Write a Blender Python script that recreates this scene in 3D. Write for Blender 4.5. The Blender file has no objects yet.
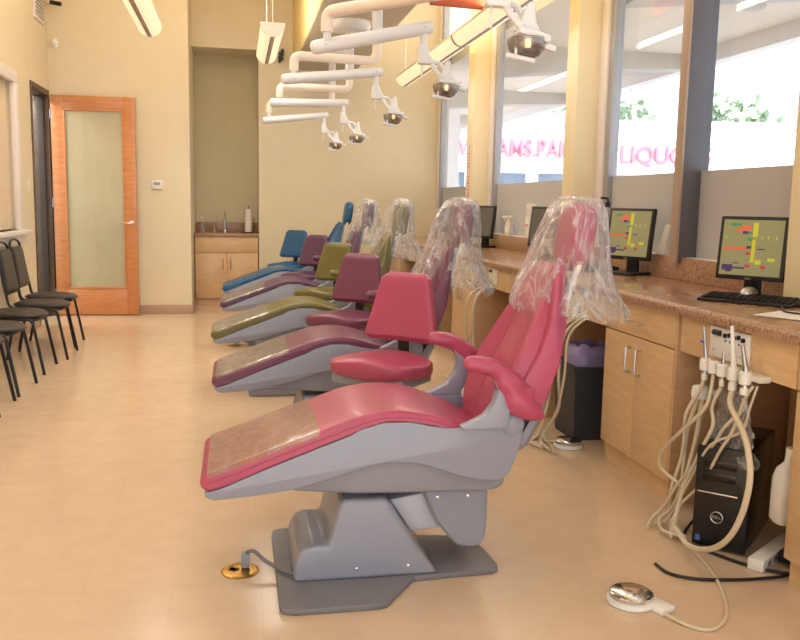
import bpy, bmesh, math, random
from mathutils import Vector, Matrix, noise
S = bpy.context.scene
C = S.collection
PI = math.pi
# ---------------------------------------------------------------- camera, world, light, exposure
yaw, pitch, roll = .19314, .1355, .01893
cy, sy = math.cos(yaw), math.sin(yaw)
fw = Vector((sy*math.cos(pitch), cy*math.cos(pitch), -math.sin(pitch)))
rt = Vector((cy, -sy, 0)); dn = fw.cross(rt)
r2 = math.cos(roll)*rt - math.sin(roll)*dn
d2 = math.sin(roll)*rt + math.cos(roll)*dn
cam = bpy.data.objects.new('camera', bpy.data.cameras.new('camera'))
C.objects.link(cam); S.camera = cam
cam.data.sensor_width = 36; cam.data.lens = 846.7/800*36
cam.data.clip_start = .05; cam.data.clip_end = 300
m = Matrix((r2, -d2, -fw)).transposed().to_4x4(); m.translation = (0, 0, 1.3)
cam.matrix_world = m

w = bpy.data.worlds.new('sky'); S.world = w; w.use_nodes = True
nt = w.node_tree; bg = nt.nodes['Background']
tc = nt.nodes.new('ShaderNodeTexCoord'); sx = nt.nodes.new('ShaderNodeSeparateXYZ'); cr = nt.nodes.new('ShaderNodeValToRGB')
nt.links.new(tc.outputs['Generated'], sx.inputs[0]); nt.links.new(sx.outputs['Z'], cr.inputs[0]); nt.links.new(cr.outputs[0], bg.inputs[0])
cr.color_ramp.elements[0].position = 0; cr.color_ramp.elements[0].color = (.93, .96, 1, 1)
cr.color_ramp.elements[1].position = .8; cr.color_ramp.elements[1].color = (.72, .84, 1, 1)
bg.inputs[1].default_value = 2.3

def light(name, kind, loc, energy, color=(1, 1, 1), size=None, rot=(0, 0, 0), size_y=None, spread=None):
    d = bpy.data.lights.new(name, kind); d.energy = energy; d.color = color
    if size is not None and kind == 'AREA':
        d.size = size
        if size_y: d.shape = 'RECTANGLE'; d.size_y = size_y
        if spread: d.spread = spread
    o = bpy.data.objects.new(name, d); C.objects.link(o); o.location = loc; o.rotation_euler = rot
    return o
sun = light('sun', 'SUN', (10, -10, 20), 14.0, (1, .97, .92), rot=(math.radians(48), 0, math.radians(12)))
sun.data.angle = .01
# added area lights below the ceiling, no fittings: soft fill from above
for y in (1.0, 4.4, 7.8):
    light('ceiling_glow', 'AREA', (-.35, y, 3.8), 25, (.97, .97, 1), 2.2, size_y=2.4)
S.view_settings.view_transform = 'Standard'; S.view_settings.look = 'None'
S.view_settings.gamma = 1; S.view_settings.use_curve_mapping = False
S.view_settings.exposure = -0.10

# ---------------------------------------------------------------- materials
def lin(c):
    return tuple(((v/255)/12.92 if v/255 <= .04045 else ((v/255+.055)/1.055)**2.4) for v in c) + (1,)
def setp(b, k, v):
    if k in b.inputs: b.inputs[k].default_value = v
def mat(name, col, rough=.5, metal=0, noise_amt=.04, scale=6, bump=0, bscale=40, coat=0, emit=None, estr=0, spec=.5):
    mt = bpy.data.materials.new(name); mt.use_nodes = True
    n = mt.node_tree; b = n.nodes['Principled BSDF']
    c = lin(col)
    t = n.nodes.new('ShaderNodeTexCoord'); nz = n.nodes.new('ShaderNodeTexNoise'); nz.inputs['Scale'].default_value = scale
    nz.inputs['Detail'].default_value = 3
    n.links.new(t.outputs['Object'], nz.inputs['Vector'])
    rp = n.nodes.new('ShaderNodeValToRGB')
    rp.color_ramp.elements[0].position = .3; rp.color_ramp.elements[1].position = .7
    rp.color_ramp.elements[0].color = tuple(max(0, v*(1-noise_amt)) for v in c[:3])+(1,)
    rp.color_ramp.elements[1].color = tuple(min(1, v*(1+noise_amt)) for v in c[:3])+(1,)
    n.links.new(nz.outputs[0], rp.inputs[0]); n.links.new(rp.outputs[0], b.inputs['Base Color'])
    setp(b, 'Roughness', rough); setp(b, 'Metallic', metal); setp(b, 'Specular IOR Level', spec)
    if coat: setp(b, 'Coat Weight', coat); setp(b, 'Coat Roughness', .12)
    if emit: setp(b, 'Emission Color', lin(emit)); setp(b, 'Emission Strength', estr)
    if bump:
        bn = n.nodes.new('ShaderNodeTexNoise'); bn.inputs['Scale'].default_value = bscale
        n.links.new(t.outputs['Object'], bn.inputs['Vector'])
        bp = n.nodes.new('ShaderNodeBump'); bp.inputs['Strength'].default_value = bump; bp.inputs['Distance'].default_value = .01
        n.links.new(bn.outputs[0], bp.inputs['Height']); n.links.new(bp.outputs[0], b.inputs['Normal'])
    return mt
def wood(name, c1, c2, rough=.35, sc=(2, 2, 14), coat=.2):
    mt = bpy.data.materials.new(name); mt.use_nodes = True
    n = mt.node_tree; b = n.nodes['Principled BSDF']
    t = n.nodes.new('ShaderNodeTexCoord'); mp = n.nodes.new('ShaderNodeMapping'); mp.inputs['Scale'].default_value = sc
    nz = n.nodes.new('ShaderNodeTexNoise'); nz.inputs['Scale'].default_value = 3; nz.inputs['Detail'].default_value = 6
    rp = n.nodes.new('ShaderNodeValToRGB')
    rp.color_ramp.elements[0].position = .35; rp.color_ramp.elements[1].position = .65
    rp.color_ramp.elements[0].color = lin(c1); rp.color_ramp.elements[1].color = lin(c2)
    n.links.new(t.outputs['Object'], mp.inputs[0]); n.links.new(mp.outputs[0], nz.inputs['Vector'])
    n.links.new(nz.outputs[0], rp.inputs[0]); n.links.new(rp.outputs[0], b.inputs['Base Color'])
    setp(b, 'Roughness', rough); setp(b, 'Coat Weight', coat); setp(b, 'Coat Roughness', .2)
    return mt
def speckle(name, cols, rough=.25, scale=55):
    mt = bpy.data.materials.new(name); mt.use_nodes = True
    n = mt.node_tree; b = n.nodes['Principled BSDF']
    t = n.nodes.new('ShaderNodeTexCoord'); nz = n.nodes.new('ShaderNodeTexNoise')
    nz.inputs['Scale'].default_value = scale; nz.inputs['Detail'].default_value = 4; nz.inputs['Roughness'].default_value = .65
    rp = n.nodes.new('ShaderNodeValToRGB'); e = rp.color_ramp.elements
    e[0].position = .32; e[0].color = lin(cols[0]); e[1].position = .68; e[1].color = lin(cols[-1])
    for i, c in enumerate(cols[1:-1]):
        k = e.new(.32+.36*(i+1)/(len(cols)-1)); k.color = lin(c)
    n.links.new(t.outputs['Object'], nz.inputs['Vector']); n.links.new(nz.outputs[0], rp.inputs[0]); n.links.new(rp.outputs[0], b.inputs['Base Color'])
    setp(b, 'Roughness', rough)
    return mt
def clear(name, tint, base=.12, streak=.35, scale=18, rough=.12, white=.5):
    """thin plastic film or glass: transparent mixed with gloss and a little milky diffuse, more where creased"""
    mt = bpy.data.materials.new(name); mt.use_nodes = True
    n = mt.node_tree; n.nodes.clear(); N = n.nodes.new; L = n.links.new
    out = N('ShaderNodeOutputMaterial'); tr = N('ShaderNodeBsdfTransparent'); tr.inputs[0].default_value = lin(tint)
    gl = N('ShaderNodeBsdfGlossy'); gl.inputs['Roughness'].default_value = rough
    df = N('ShaderNodeBsdfDiffuse'); df.inputs[0].default_value = (.85, .86, .9, 1)
    tl = N('ShaderNodeBsdfTranslucent'); tl.inputs[0].default_value = (.85, .86, .9, 1)
    a = N('ShaderNodeMixShader'); a.inputs[0].default_value = .5; L(df.outputs[0], a.inputs[1]); L(tl.outputs[0], a.inputs[2])
    g = N('ShaderNodeMixShader'); g.inputs[0].default_value = white; L(gl.outputs[0], g.inputs[1]); L(a.outputs[0], g.inputs[2])
    lw = N('ShaderNodeLayerWeight'); lw.inputs[0].default_value = .35
    t = N('ShaderNodeTexCoord'); mp = N('ShaderNodeMapping'); mp.inputs['Scale'].default_value = (1, 1, .45)
    nz = N('ShaderNodeTexNoise'); nz.inputs['Scale'].default_value = scale; nz.inputs['Detail'].default_value = 4; nz.inputs['Distortion'].default_value = 1.2
    L(t.outputs['Object'], mp.inputs[0]); L(mp.outputs[0], nz.inputs['Vector'])
    rp = N('ShaderNodeValToRGB'); e = rp.color_ramp.elements
    e[0].position = .44; e[0].color = (0, 0, 0, 1); e[1].position = .56; e[1].color = (0, 0, 0, 1)
    k = e.new(.5); k.color = (1, 1, 1, 1)  # noise bands painted as highlight streaks
    L(nz.outputs[0], rp.inputs[0])
    m1 = N('ShaderNodeMath'); m1.operation = 'MULTIPLY_ADD'; m1.inputs[1].default_value = streak; m1.inputs[2].default_value = base
    L(rp.outputs[0], m1.inputs[0])
    m2 = N('ShaderNodeMath'); m2.operation = 'MULTIPLY_ADD'; m2.inputs[1].default_value = .45; m2.use_clamp = True
    L(lw.outputs['Facing'], m2.inputs[0]); L(m1.outputs[0], m2.inputs[2])
    mx = N('ShaderNodeMixShader'); L(m2.outputs[0], mx.inputs[0]); L(tr.outputs[0], mx.inputs[1]); L(g.outputs[0], mx.inputs[2])
    L(mx.outputs[0], out.inputs[0])
    return mt
def glass(name, tint, fac=.06, rough=.03, gcol=(1, 1, 1)):
    mt = bpy.data.materials.new(name); mt.use_nodes = True
    n = mt.node_tree; n.nodes.clear(); N = n.nodes.new; L = n.links.new
    out = N('ShaderNodeOutputMaterial'); tr = N('ShaderNodeBsdfTransparent'); tr.inputs[0].default_value = lin(tint)
    gl = N('ShaderNodeBsdfGlossy'); gl.inputs['Roughness'].default_value = rough; gl.inputs[0].default_value = gcol+(1,)
    mx = N('ShaderNodeMixShader'); mx.inputs[0].default_value = fac
    L(tr.outputs[0], mx.inputs[1]); L(gl.outputs[0], mx.inputs[2]); L(mx.outputs[0], out.inputs[0])
    return mt
def floor_mat():
    mt = bpy.data.materials.new('vinyl_tile'); mt.use_nodes = True
    n = mt.node_tree; b = n.nodes['Principled BSDF']; N = n.nodes.new; L = n.links.new
    t = N('ShaderNodeTexCoord'); mp = N('ShaderNodeMapping'); mp.inputs['Location'].default_value = (.8, .1, 0)
    br = N('ShaderNodeTexBrick'); br.offset = 0; br.inputs['Scale'].default_value = 1
    br.inputs['Brick Width'].default_value = .292; br.inputs['Row Height'].default_value = .292; br.inputs['Mortar Size'].default_value = .0011
    br.inputs['Mortar Smooth'].default_value = .6
    br.inputs['Color1'].default_value = lin((220, 195, 168)); br.inputs['Color2'].default_value = lin((217, 192, 165)); br.inputs['Mortar'].default_value = lin((205, 180, 152))
    nz = N('ShaderNodeTexNoise'); nz.inputs['Scale'].default_value = 9; nz.inputs['Detail'].default_value = 5
    rp = N('ShaderNodeValToRGB'); rp.color_ramp.elements[0].color = (.93, .92, .9, 1); rp.color_ramp.elements[1].color = (1, 1, 1, 1)
    rp.color_ramp.elements[0].position = .3; rp.color_ramp.elements[1].position = .7
    mx = N('ShaderNodeMixRGB'); mx.blend_type = 'MULTIPLY'; mx.inputs[0].default_value = 1
    L(t.outputs['Object'], mp.inputs[0]); L(mp.outputs[0], br.inputs['Vector']); L(t.outputs['Object'], nz.inputs['Vector'])
    L(nz.outputs[0], rp.inputs[0]); L(br.outputs[0], mx.inputs[1]); L(rp.outputs[0], mx.inputs[2]); L(mx.outputs[0], b.inputs['Base Color'])
    setp(b, 'Roughness', .2); setp(b, 'Specular IOR Level', .4)
    bp = N('ShaderNodeBump'); bp.inputs['Strength'].default_value = .12; bp.inputs['Distance'].default_value = .003
    n2 = N('ShaderNodeTexNoise'); n2.inputs['Scale'].default_value = 14; L(t.outputs['Object'], n2.inputs['Vector']); L(n2.outputs[0], bp.inputs['Height']); L(bp.outputs[0], b.inputs['Normal'])
    return mt

M = dict(
    wall=mat('cream_paint', (226, 213, 184), .55, bump=.05, bscale=120, noise_amt=.015),
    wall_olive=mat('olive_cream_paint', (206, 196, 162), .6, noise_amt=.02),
    column=mat('column_paint', (242, 228, 192), .5, noise_amt=.01),
    ceiling=mat('ceiling_paint', (236, 226, 205), .7, noise_amt=.01),
    soffit=mat('soffit_paint', (192, 180, 158), .7, noise_amt=.01),  # beam underside, its shade put into the colour
    soffit_side=mat('soffit_side_paint', (240, 214, 150), .6, noise_amt=.01),  # same beam's side, pendant uplight put into the colour
    base=mat('vinyl_baseboard', (186, 156, 134), .5, noise_amt=.02),
    floor=floor_mat(),
    maple=wood('maple_laminate', (212, 174, 128), (222, 187, 143)),
    maple_edge=wood('maple_side', (206, 166, 126), (214, 176, 136)),
    door_wood=wood('cherry_door', (192, 124, 74), (207, 140, 88)),
    dark_wood=wood('dark_frame', (74, 54, 38), (90, 68, 50), .5),
    counter=speckle('brown_laminate', [(92, 66, 58), (158, 118, 94), (190, 152, 120), (126, 92, 78), (206, 172, 144)]),
    counter_top=wood('brown_laminate_top', (150, 112, 84), (176, 136, 106), .22, (9, 3, 3), .3),
    white=mat('white_plastic', (238, 236, 232), .35, noise_amt=.01),
    offwhite=mat('ivory_plastic', (226, 218, 198), .4, noise_amt=.02),
    hose=mat('ivory_hose', (214, 200, 172), .4, noise_amt=.02),
    white_enamel=mat('white_enamel', (232, 232, 234), .3, noise_amt=.01, coat=.3),
    pink_enamel=mat('cream_enamel', (240, 226, 212), .35, noise_amt=.01),
    grey=mat('grey_shell', (144, 150, 168), .34, noise_amt=.015, coat=.25),
    grey2=mat('grey_shell_lower', (140, 142, 154), .42, noise_amt=.02),
    grey_dark=mat('grey_base', (122, 122, 130), .5, noise_amt=.03, bump=.05, bscale=200),
    steel=mat('brushed_steel', (200, 200, 205), .28, 1, noise_amt=.05),
    bright_steel=mat('bright_link', (205, 208, 220), .5, .2, noise_amt=.02),
    chrome=mat('chrome', (225, 225, 228), .12, 1),
    alu=mat('window_aluminium', (176, 176, 180), .4, .5, noise_amt=.02),
    alu_dark=mat('window_bronze', (112, 112, 120), .45, .3, noise_amt=.05),  # mullion side in shadow, the shade put into the colour
    alu_brown=mat('window_mullion', (186, 164, 146), .5, .1, noise_amt=.06),
    frame_white=mat('white_window_trim', (236, 228, 226), .45, noise_amt=.01),
    brass=mat('brass', (190, 148, 70), .32, .9, noise_amt=.1, scale=20),
    black=mat('black_plastic', (24, 23, 25), .38, noise_amt=.1),
    black2=mat('black_gloss', (16, 16, 18), .18, noise_amt=.1),
    blackmetal=mat('black_enamel', (34, 33, 38), .35, .2, noise_amt=.1),
    blackvinyl=mat('black_vinyl', (46, 42, 40), .4, noise_amt=.12, bump=.1, bscale=150),
    bin=mat('charcoal_bin', (54, 55, 64), .5, noise_amt=.08),
    glass=glass('window_glass', (244, 247, 250), .04),
    film=mat('frosted_film', (196, 192, 190), .6, noise_amt=.01),
    doorglass=None,
    screen=mat('lcd_screen', (120, 116, 78), .3, emit=(160, 156, 112), estr=.42, noise_amt=.04),
    screen_off=mat('lcd_screen_off', (96, 96, 92), .3, noise_amt=.04),
    bag=clear('clear_bag', (253, 253, 255), .13, .34, 10, .12, .68),
    sleeve=clear('vinyl_sleeve', (232, 222, 160), .2, .14, 9, .16, .5),
    clearjar=clear('clear_plastic', (245, 247, 250), .16, .3, 30, .08, .4),
    reflector=glass('lamp_reflector', (220, 216, 216), .2, .3, (.9, .88, .88)),
    lens=mat('lamp_lens', (240, 226, 200), .4, emit=(255, 226, 184), estr=.85),
    bulb=mat('lamp_glow', (250, 230, 170), .4, emit=(255, 220, 140), estr=3.0),
    pendant_strip=mat('pendant_strip', (170, 160, 156), .4, .3),
    red_beam=wood('red_wood_beam', (188, 84, 50), (202, 98, 60), .5),
    purple_bag=mat('lavender_bag', (150, 140, 190), .4, noise_amt=.15, bump=.4, bscale=20),
    paper=mat('white_paper', (240, 234, 228), .6, noise_amt=.02),
    pink=mat('pink_label', (218, 70, 100), .5),
    yellow=mat('yellow_paper', (226, 206, 60), .6),
    blue=mat('blue_label', (80, 110, 180), .5),
    red=mat('red_paint', (200, 40, 50), .5),
    purple=mat('purple_cable', (120, 90, 130), .4),
    asphalt=mat('asphalt', (168, 166, 164), .9, scale=2, bump=.1),
    stucco=mat('white_stucco', (244, 242, 240), .8, noise_amt=.01),
    redsign=mat('red_sign_letters', (240, 110, 130), .5),
    canopy=mat('canopy_plaster', (236, 220, 204), .8, noise_amt=.02),
    canopy_fascia=mat('canopy_fascia', (242, 236, 236), .8, noise_amt=.02),
    canopy_beam=mat('canopy_grey_beam', (206, 198, 190), .8, noise_amt=.03),
    leaf=mat('leaves', (188, 204, 176), .8, noise_amt=.3, scale=3),  # paled, overexposed glare put into the colour
    bark=mat('bark', (110, 90, 70), .9),
    storefront=mat('storefront_blue_grey', (150, 166, 186), .4, noise_amt=.25, scale=.8),
    blind=mat('window_blind', (222, 202, 172), .6, noise_amt=.02),
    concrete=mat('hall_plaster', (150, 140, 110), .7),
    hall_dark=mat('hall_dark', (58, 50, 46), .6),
)
fm = bpy.data.materials.new('frosted_window_film'); fm.use_nodes = True
n_ = fm.node_tree; n_.nodes.clear(); N_ = n_.nodes.new
o_ = N_('ShaderNodeOutputMaterial'); a_ = N_('ShaderNodeBsdfDiffuse'); b_ = N_('ShaderNodeBsdfTranslucent'); c_ = N_('ShaderNodeMixShader')
nn_ = N_('ShaderNodeTexNoise'); nn_.inputs['Scale'].default_value = 2; rr_ = N_('ShaderNodeValToRGB')
rr_.color_ramp.elements[0].color = lin((205, 201, 198)); rr_.color_ramp.elements[1].color = lin((212, 208, 205))
n_.links.new(nn_.outputs[0], rr_.inputs[0]); n_.links.new(rr_.outputs[0], a_.inputs[0]); n_.links.new(rr_.outputs[0], b_.inputs[0])
c_.inputs[0].default_value = .3; n_.links.new(a_.outputs[0], c_.inputs[1]); n_.links.new(b_.outputs[0], c_.inputs[2]); n_.links.new(c_.outputs[0], o_.inputs[0])
M['film'] = fm
# translucent pale green door glass
dg = bpy.data.materials.new('frosted_door_glass'); dg.use_nodes = True
b = dg.node_tree.nodes['Principled BSDF']
nzz = dg.node_tree.nodes.new('ShaderNodeTexNoise'); nzz.inputs['Scale'].default_value = 5
rpp = dg.node_tree.nodes.new('ShaderNodeValToRGB'); rpp.color_ramp.elements[0].color = lin((176, 168, 138)); rpp.color_ramp.elements[1].color = lin((190, 184, 158))
dg.node_tree.links.new(nzz.outputs[0], rpp.inputs[0]); dg.node_tree.links.new(rpp.outputs[0], b.inputs['Base Color'])
setp(b, 'Roughness', .06); setp(b, 'Specular IOR Level', .9); setp(b, 'Coat Weight', .6); setp(b, 'Coat Roughness', .03)
M['doorglass'] = dg

# ---------------------------------------------------------------- geometry helpers
def smooth(me, ang=38):
    for p in me.polygons: p.use_smooth = True
    me.set_sharp_from_angle(angle=math.radians(ang))
def obj(name, bm, mt, parent=None, loc=None, ang=38, mats=None):
    me = bpy.data.meshes.new(name)
    bmesh.ops.recalc_face_normals(bm, faces=bm.faces)
    bm.to_mesh(me); bm.free(); smooth(me, ang)
    for q in (mats or [mt]): me.materials.append(q)
    o = bpy.data.objects.new(name, me); C.objects.link(o)
    if parent: o.parent = parent
    if loc: o.location = loc
    return o
def thing(name, label, cat, loc=(0, 0, 0), rotz=0, group=None):
    o = bpy.data.objects.new(name, None); C.objects.link(o); o.empty_display_size = .1
    o.location = loc; o.rotation_euler = (0, 0, rotz)
    return tag(o, label, cat, group)
def tag(o, label, cat, group=None):
    o['label'] = label; o['category'] = cat
    if group: o['group'] = group
    return o
def struct(name, bm, mt, parent=None, mats=None):
    o = obj(name, bm, mt, parent, mats=mats); o['kind'] = 'structure'; return o
def nb(): return bmesh.new()
def box(bm, a, c, bev=0, seg=2, mi=0, rot=None, piv=None):
    a = Vector(a); c = Vector(c)
    vs = [bm.verts.new((x, y, z)) for x in (a.x, c.x) for y in (a.y, c.y) for z in (a.z, c.z)]
    F = [(0, 1, 3, 2), (4, 6, 7, 5), (0, 4, 5, 1), (2, 3, 7, 6), (0, 2, 6, 4), (1, 5, 7, 3)]
    fs = [bm.faces.new([vs[i] for i in f]) for f in F]
    for f in fs: f.material_index = mi
    if rot is not None:
        bmesh.ops.rotate(bm, verts=vs, cent=piv or (a+c)/2, matrix=rot)
    if bev:
        es = list({e for f in fs for e in f.edges})
        r = bmesh.ops.bevel(bm, geom=es, offset=bev, segments=seg, profile=.5, affect='EDGES', clamp_overlap=True)
        for f in r['faces']: f.material_index = mi
    return bm
def prism(bm, pts, a, c, axis='Y', bev=0, seg=3, ang=25):
    """outline extruded from a to c. axis Y: pts are (x,z); axis Z: (x,y); axis X: (y,z)"""
    def P(p, t):
        return (p[0], t, p[1]) if axis == 'Y' else ((p[0], p[1], t) if axis == 'Z' else (t, p[0], p[1]))
    v0 = [bm.verts.new(P(p, a)) for p in pts]; v1 = [bm.verts.new(P(p, c)) for p in pts]
    n = len(pts); fs = [bm.faces.new(v0), bm.faces.new(v1[::-1])]
    for i in range(n):
        j = (i+1) % n; fs.append(bm.faces.new([v0[j], v0[i], v1[i], v1[j]]))
    bmesh.ops.recalc_face_normals(bm, faces=fs)
    if bev:
        es = [e for e in {e for f in fs for e in f.edges} if e.calc_face_angle(0) > math.radians(ang)]
        bmesh.ops.bevel(bm, geom=es, offset=bev, segments=seg, profile=.5, affect='EDGES', clamp_overlap=True)
    return bm
def loft(bm, rings, cap=True, closed=True):
    R = [[bm.verts.new(p) for p in r] for r in rings]
    n = len(R[0])
    for a, c in zip(R, R[1:]):
        for i in range(n if closed else n-1):
            j = (i+1) % n
            bm.faces.new([a[i], a[j], c[j], c[i]])
    if cap:
        bm.faces.new(R[0][::-1]); bm.faces.new(R[-1])
    return bm
def catmull(pts, k=6):
    P = [Vector(p) for p in pts]
    if len(P) < 3: return P
    out = []
    for i in range(len(P)-1):
        p0 = P[max(i-1, 0)]; p1 = P[i]; p2 = P[i+1]; p3 = P[min(i+2, len(P)-1)]
        for s in range(k):
            t = s/k
            out.append(.5*((2*p1)+(-p0+p2)*t+(2*p0-5*p1+4*p2-p3)*t*t+(-p0+3*p1-3*p2+p3)*t**3))
    out.append(P[-1]); return out
def tube(bm, pts, r, n=10, k=6, smooth_path=True, cap=True):
    P = catmull(pts, k) if smooth_path else [Vector(p) for p in pts]
    rr = r if callable(r) else (lambda t: r)
    up = None; rings = []
    for i, p in enumerate(P):
        t = (P[min(i+1, len(P)-1)]-P[max(i-1, 0)]).normalized()
        if up is None:
            up = Vector((0, 0, 1)) if abs(t.z) < .9 else Vector((1, 0, 0))
        s = t.cross(up).normalized(); up = s.cross(t).normalized()
        q = rr(i/(len(P)-1))
        rings.append([p+q*(math.cos(a)*s+math.sin(a)*up) for a in [2*PI*j/n for j in range(n)]])
    return loft(bm, rings, cap)
def bend(pts, rad, k=5):
    """polyline with rounded corners"""
    P = [Vector(p) for p in pts]; out = [P[0]]
    for i in range(1, len(P)-1):
        a = (P[i-1]-P[i]); c = (P[i+1]-P[i]); ra = min(rad, a.length*.49, c.length*.49)
        A = P[i]+a.normalized()*ra; B = P[i]+c.normalized()*ra
        for j in range(k+1):
            t = j/k; out.append((1-t)**2*A+2*t*(1-t)*P[i]+t*t*B)
    out.append(P[-1]); return out
def lathe(bm, prof, cen=(0, 0, 0), n=28, axis='Z', mi=0):
    """prof: (radius, height) list"""
    c = Vector(cen); rings = []
    for r, h in prof:
        ring = []
        for j in range(n):
            a = 2*PI*j/n; u, v = max(r, 1e-4)*math.cos(a), max(r, 1e-4)*math.sin(a)
            ring.append(c+(Vector((u, v, h)) if axis == 'Z' else (Vector((u, h, v)) if axis == 'Y' else Vector((h, u, v)))))
        rings.append(ring)
    return loft(bm, rings)
def text_bm(s, size, depth=.004, bold=0):
    cu = bpy.data.curves.new('lettering', 'FONT'); cu.body = s; cu.size = size; cu.extrude = depth; cu.offset = bold
    cu.align_x = 'CENTER'; cu.align_y = 'CENTER'
    o = bpy.data.objects.new('lettering', cu); C.objects.link(o)
    dg_ = bpy.context.evaluated_depsgraph_get(); me = bpy.data.meshes.new_from_object(o.evaluated_get(dg_))
    bm = nb(); bm.from_mesh(me); bpy.data.objects.remove(o); bpy.data.meshes.remove(me); bpy.data.curves.remove(cu)
    return bm
def place(bm, loc, xa, ya):
    """local x -> xa, local y -> ya, then move to loc"""
    xa = Vector(xa).normalized(); ya = Vector(ya).normalized(); za = xa.cross(ya)
    m_ = Matrix((xa, ya, za)).transposed().to_4x4(); m_.translation = Vector(loc)
    bm.transform(m_); return bm
def children(o): return [x for x in bpy.data.objects if x.parent == o]
def dup(root, loc=None, rotz=None, label=None, recolor=None):
    kids = children(root)
    c = root.copy(); C.objects.link(c)
    if loc is not None: c.location = loc
    if rotz is not None: c.rotation_euler = (0, 0, rotz)
    if label: c['label'] = label
    def rec(src, dst):
        for k in children(src):
            q = k.copy(); C.objects.link(q); q.parent = dst
            if recolor and q.type == 'MESH':
                for sl in q.material_slots:
                    if sl.material in recolor:
                        nm = recolor[sl.material]; sl.link = 'OBJECT'; sl.material = nm
            rec(k, q)
    rec(root, c)
    return c

# ================================================================ THE ROOM
XL, XR, YF, YB, YN, ZC = -1.98, 2.56, 10.0, 10.72, -3.2, 3.95
bm = box(nb(), (XL-.1, YN, -.1), (XR+.12, 11.5, 0)); struct('floor', bm, M['floor'])
bm = box(nb(), (XL-.1, YN, ZC), (XR+.3, 11.5, ZC+.12)); struct('ceiling', bm, M['ceiling'])
# left wall with window opening and doorway
bm = nb()
for a, c in (((-3.2, 0), (4.9, ZC)), ((4.9, 0), (8.42, 1.0)), ((4.9, 2.36), (8.42, ZC)), ((8.42, 0), (9.12, ZC)), ((9.12, 2.45), (9.97, ZC)), ((9.97, 0), (10.02, ZC))):
    box(bm, (XL-.14, a[0], a[1]), (XL, c[0], c[1]))
struct('wall_left', bm, M['wall'])
# back wall: projecting section, header, right section, niche
bm = nb()
box(bm, (XL-.14, YF+.02, 0), (-.5, 11.3, ZC)); struct('wall_back', bm, M['wall'])
bm = nb(); box(bm, (-.5, YB, 3.12), (.29, 11.3, ZC)); struct('wall_header', bm, M['wall'])
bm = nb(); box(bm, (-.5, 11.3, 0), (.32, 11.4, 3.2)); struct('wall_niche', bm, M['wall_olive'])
bm = nb(); box(bm, (.29, YB, 0), (XR+.12, 11.3, ZC)); struct('wall_far', bm, M['wall'])
# dropped beam over the chairs
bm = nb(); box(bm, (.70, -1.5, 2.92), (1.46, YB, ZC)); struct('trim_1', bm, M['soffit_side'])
bm = nb(); box(bm, (.705, -1.5, 2.905), (1.455, YB, 2.92)); struct('trim_2', bm, M['soffit'])  # thin sheet carrying the painted shade of the underside
# baseboards
bm = box(nb(), (-1.1, YF+.005, 0), (-.49, YF+.02, .105), .003); struct('baseboard_back', bm, M['base'])
bm = box(nb(), (XL, -3.2, 0), (XL+.015, 9.1, .105), .003); struct('baseboard_left', bm, M['base'])
bm = box(nb(), (.29, YB-.015, 0), (1.9, YB, .105), .003); struct('baseboard_far', bm, M['base'])
bm = box(nb(), (-.5, YF+.02, 0), (-.487, YB-.02, .105), .003); struct('baseboard_niche', bm, M['base'])
# right wall: knee wall under the windows, columns, end wall by the camera
bm = box(nb(), (2.52, YN, 0), (2.68, YB, 1.0)); struct('wall_right', bm, M['wall'])
for y0, y1 in ((8.45, 8.68), (5.79, 5.99), (3.1, 3.33), (.5, .72), (-2.1, -1.9)):
    bm = box(nb(), (2.37, y0, .905 if y0 > 1 else 0), (2.66, y1, ZC), .004); struct('column', bm, M['column'])
# window frames: bays between columns
bays = [(8.68, YB), (5.99, 8.45), (3.33, 5.79), (.72, 3.1), (-1.9, .5)]
for i, (y0, y1) in enumerate(bays):
    n = 'window_%d' % (i+1)
    g = obj(n, box(nb(), (2.59, y0+.06, 1.0), (2.596, y1-.06, ZC-.03)), M['glass']); g['kind'] = 'structure'
    bm = nb(); ww = .13 if i in (1, 2) else .1
    box(bm, (2.53, y1-ww, 1.0), (2.62, y1, ZC), .004); box(bm, (2.53, y0, 1.0), (2.62, y0+.05, ZC), .004)
    box(bm, (2.525, y0, .985), (2.64, y1, 1.031), .003)
    obj('window_trim', bm, M['frame_white'], g)
    bm = nb(); box(bm, (2.545, y1-ww-.07, 1.02), (2.615, y1-ww, ZC), .004); box(bm, (2.55, y0+.05, 1.02), (2.61, y0+.1, ZC), .004)
    obj('window_frame', bm, M['alu'], g)
    bm = box(nb(), (2.583, y0+.06, 1.02), (2.589, y1-.1, 1.52)); obj('frosted_film', bm, M['film'], g)
    if i == 2:
        bm = box(nb(), (2.47, 4.435, 1.0), (2.63, 4.50, ZC), .006)
        obj('mullion', bm, M['alu_dark'], g)
        bm = box(nb(), (2.452, 4.43, 1.0), (2.47, 4.505, ZC), .004); obj('mullion_cap', bm, M['alu_brown'], g)
# left window: casing, sill, sash, blind
g = obj('window_6', box(nb(), (XL-.125, 5.0, 1.05), (XL-.12, 8.42, 2.32)), M['glass']); g['kind'] = 'structure'
bm = nb()
for a, c in (((4.79, 2.335), (8.535, 2.44)), ((8.40, 1.0), (8.52, 2.335)), ((4.8, 1.0), (4.9, 2.335))): box(bm, (XL-.02, a[0], a[1]), (XL+.03, c[0], c[1]), .006)
obj('casing', bm, M['frame_white'], g)
bm = nb(); box(bm, (XL-.1, 4.8, .96), (XL+.07, 8.72, 1.0), .008); box(bm, (XL, 4.85, .88), (XL+.025, 8.66, .96), .004); obj('window_sill', bm, M['frame_white'], g)
bm = nb()
for a, c in (((4.9, 2.29), (8.42, 2.34)), ((4.9, 1.0), (8.42, 1.05)), ((8.36, 1.0), (8.42, 2.34)), ((4.9, 1.0), (4.98, 2.33))): box(bm, (XL-.12, a[0], a[1]), (XL-.07, c[0], c[1]), .004)
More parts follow.
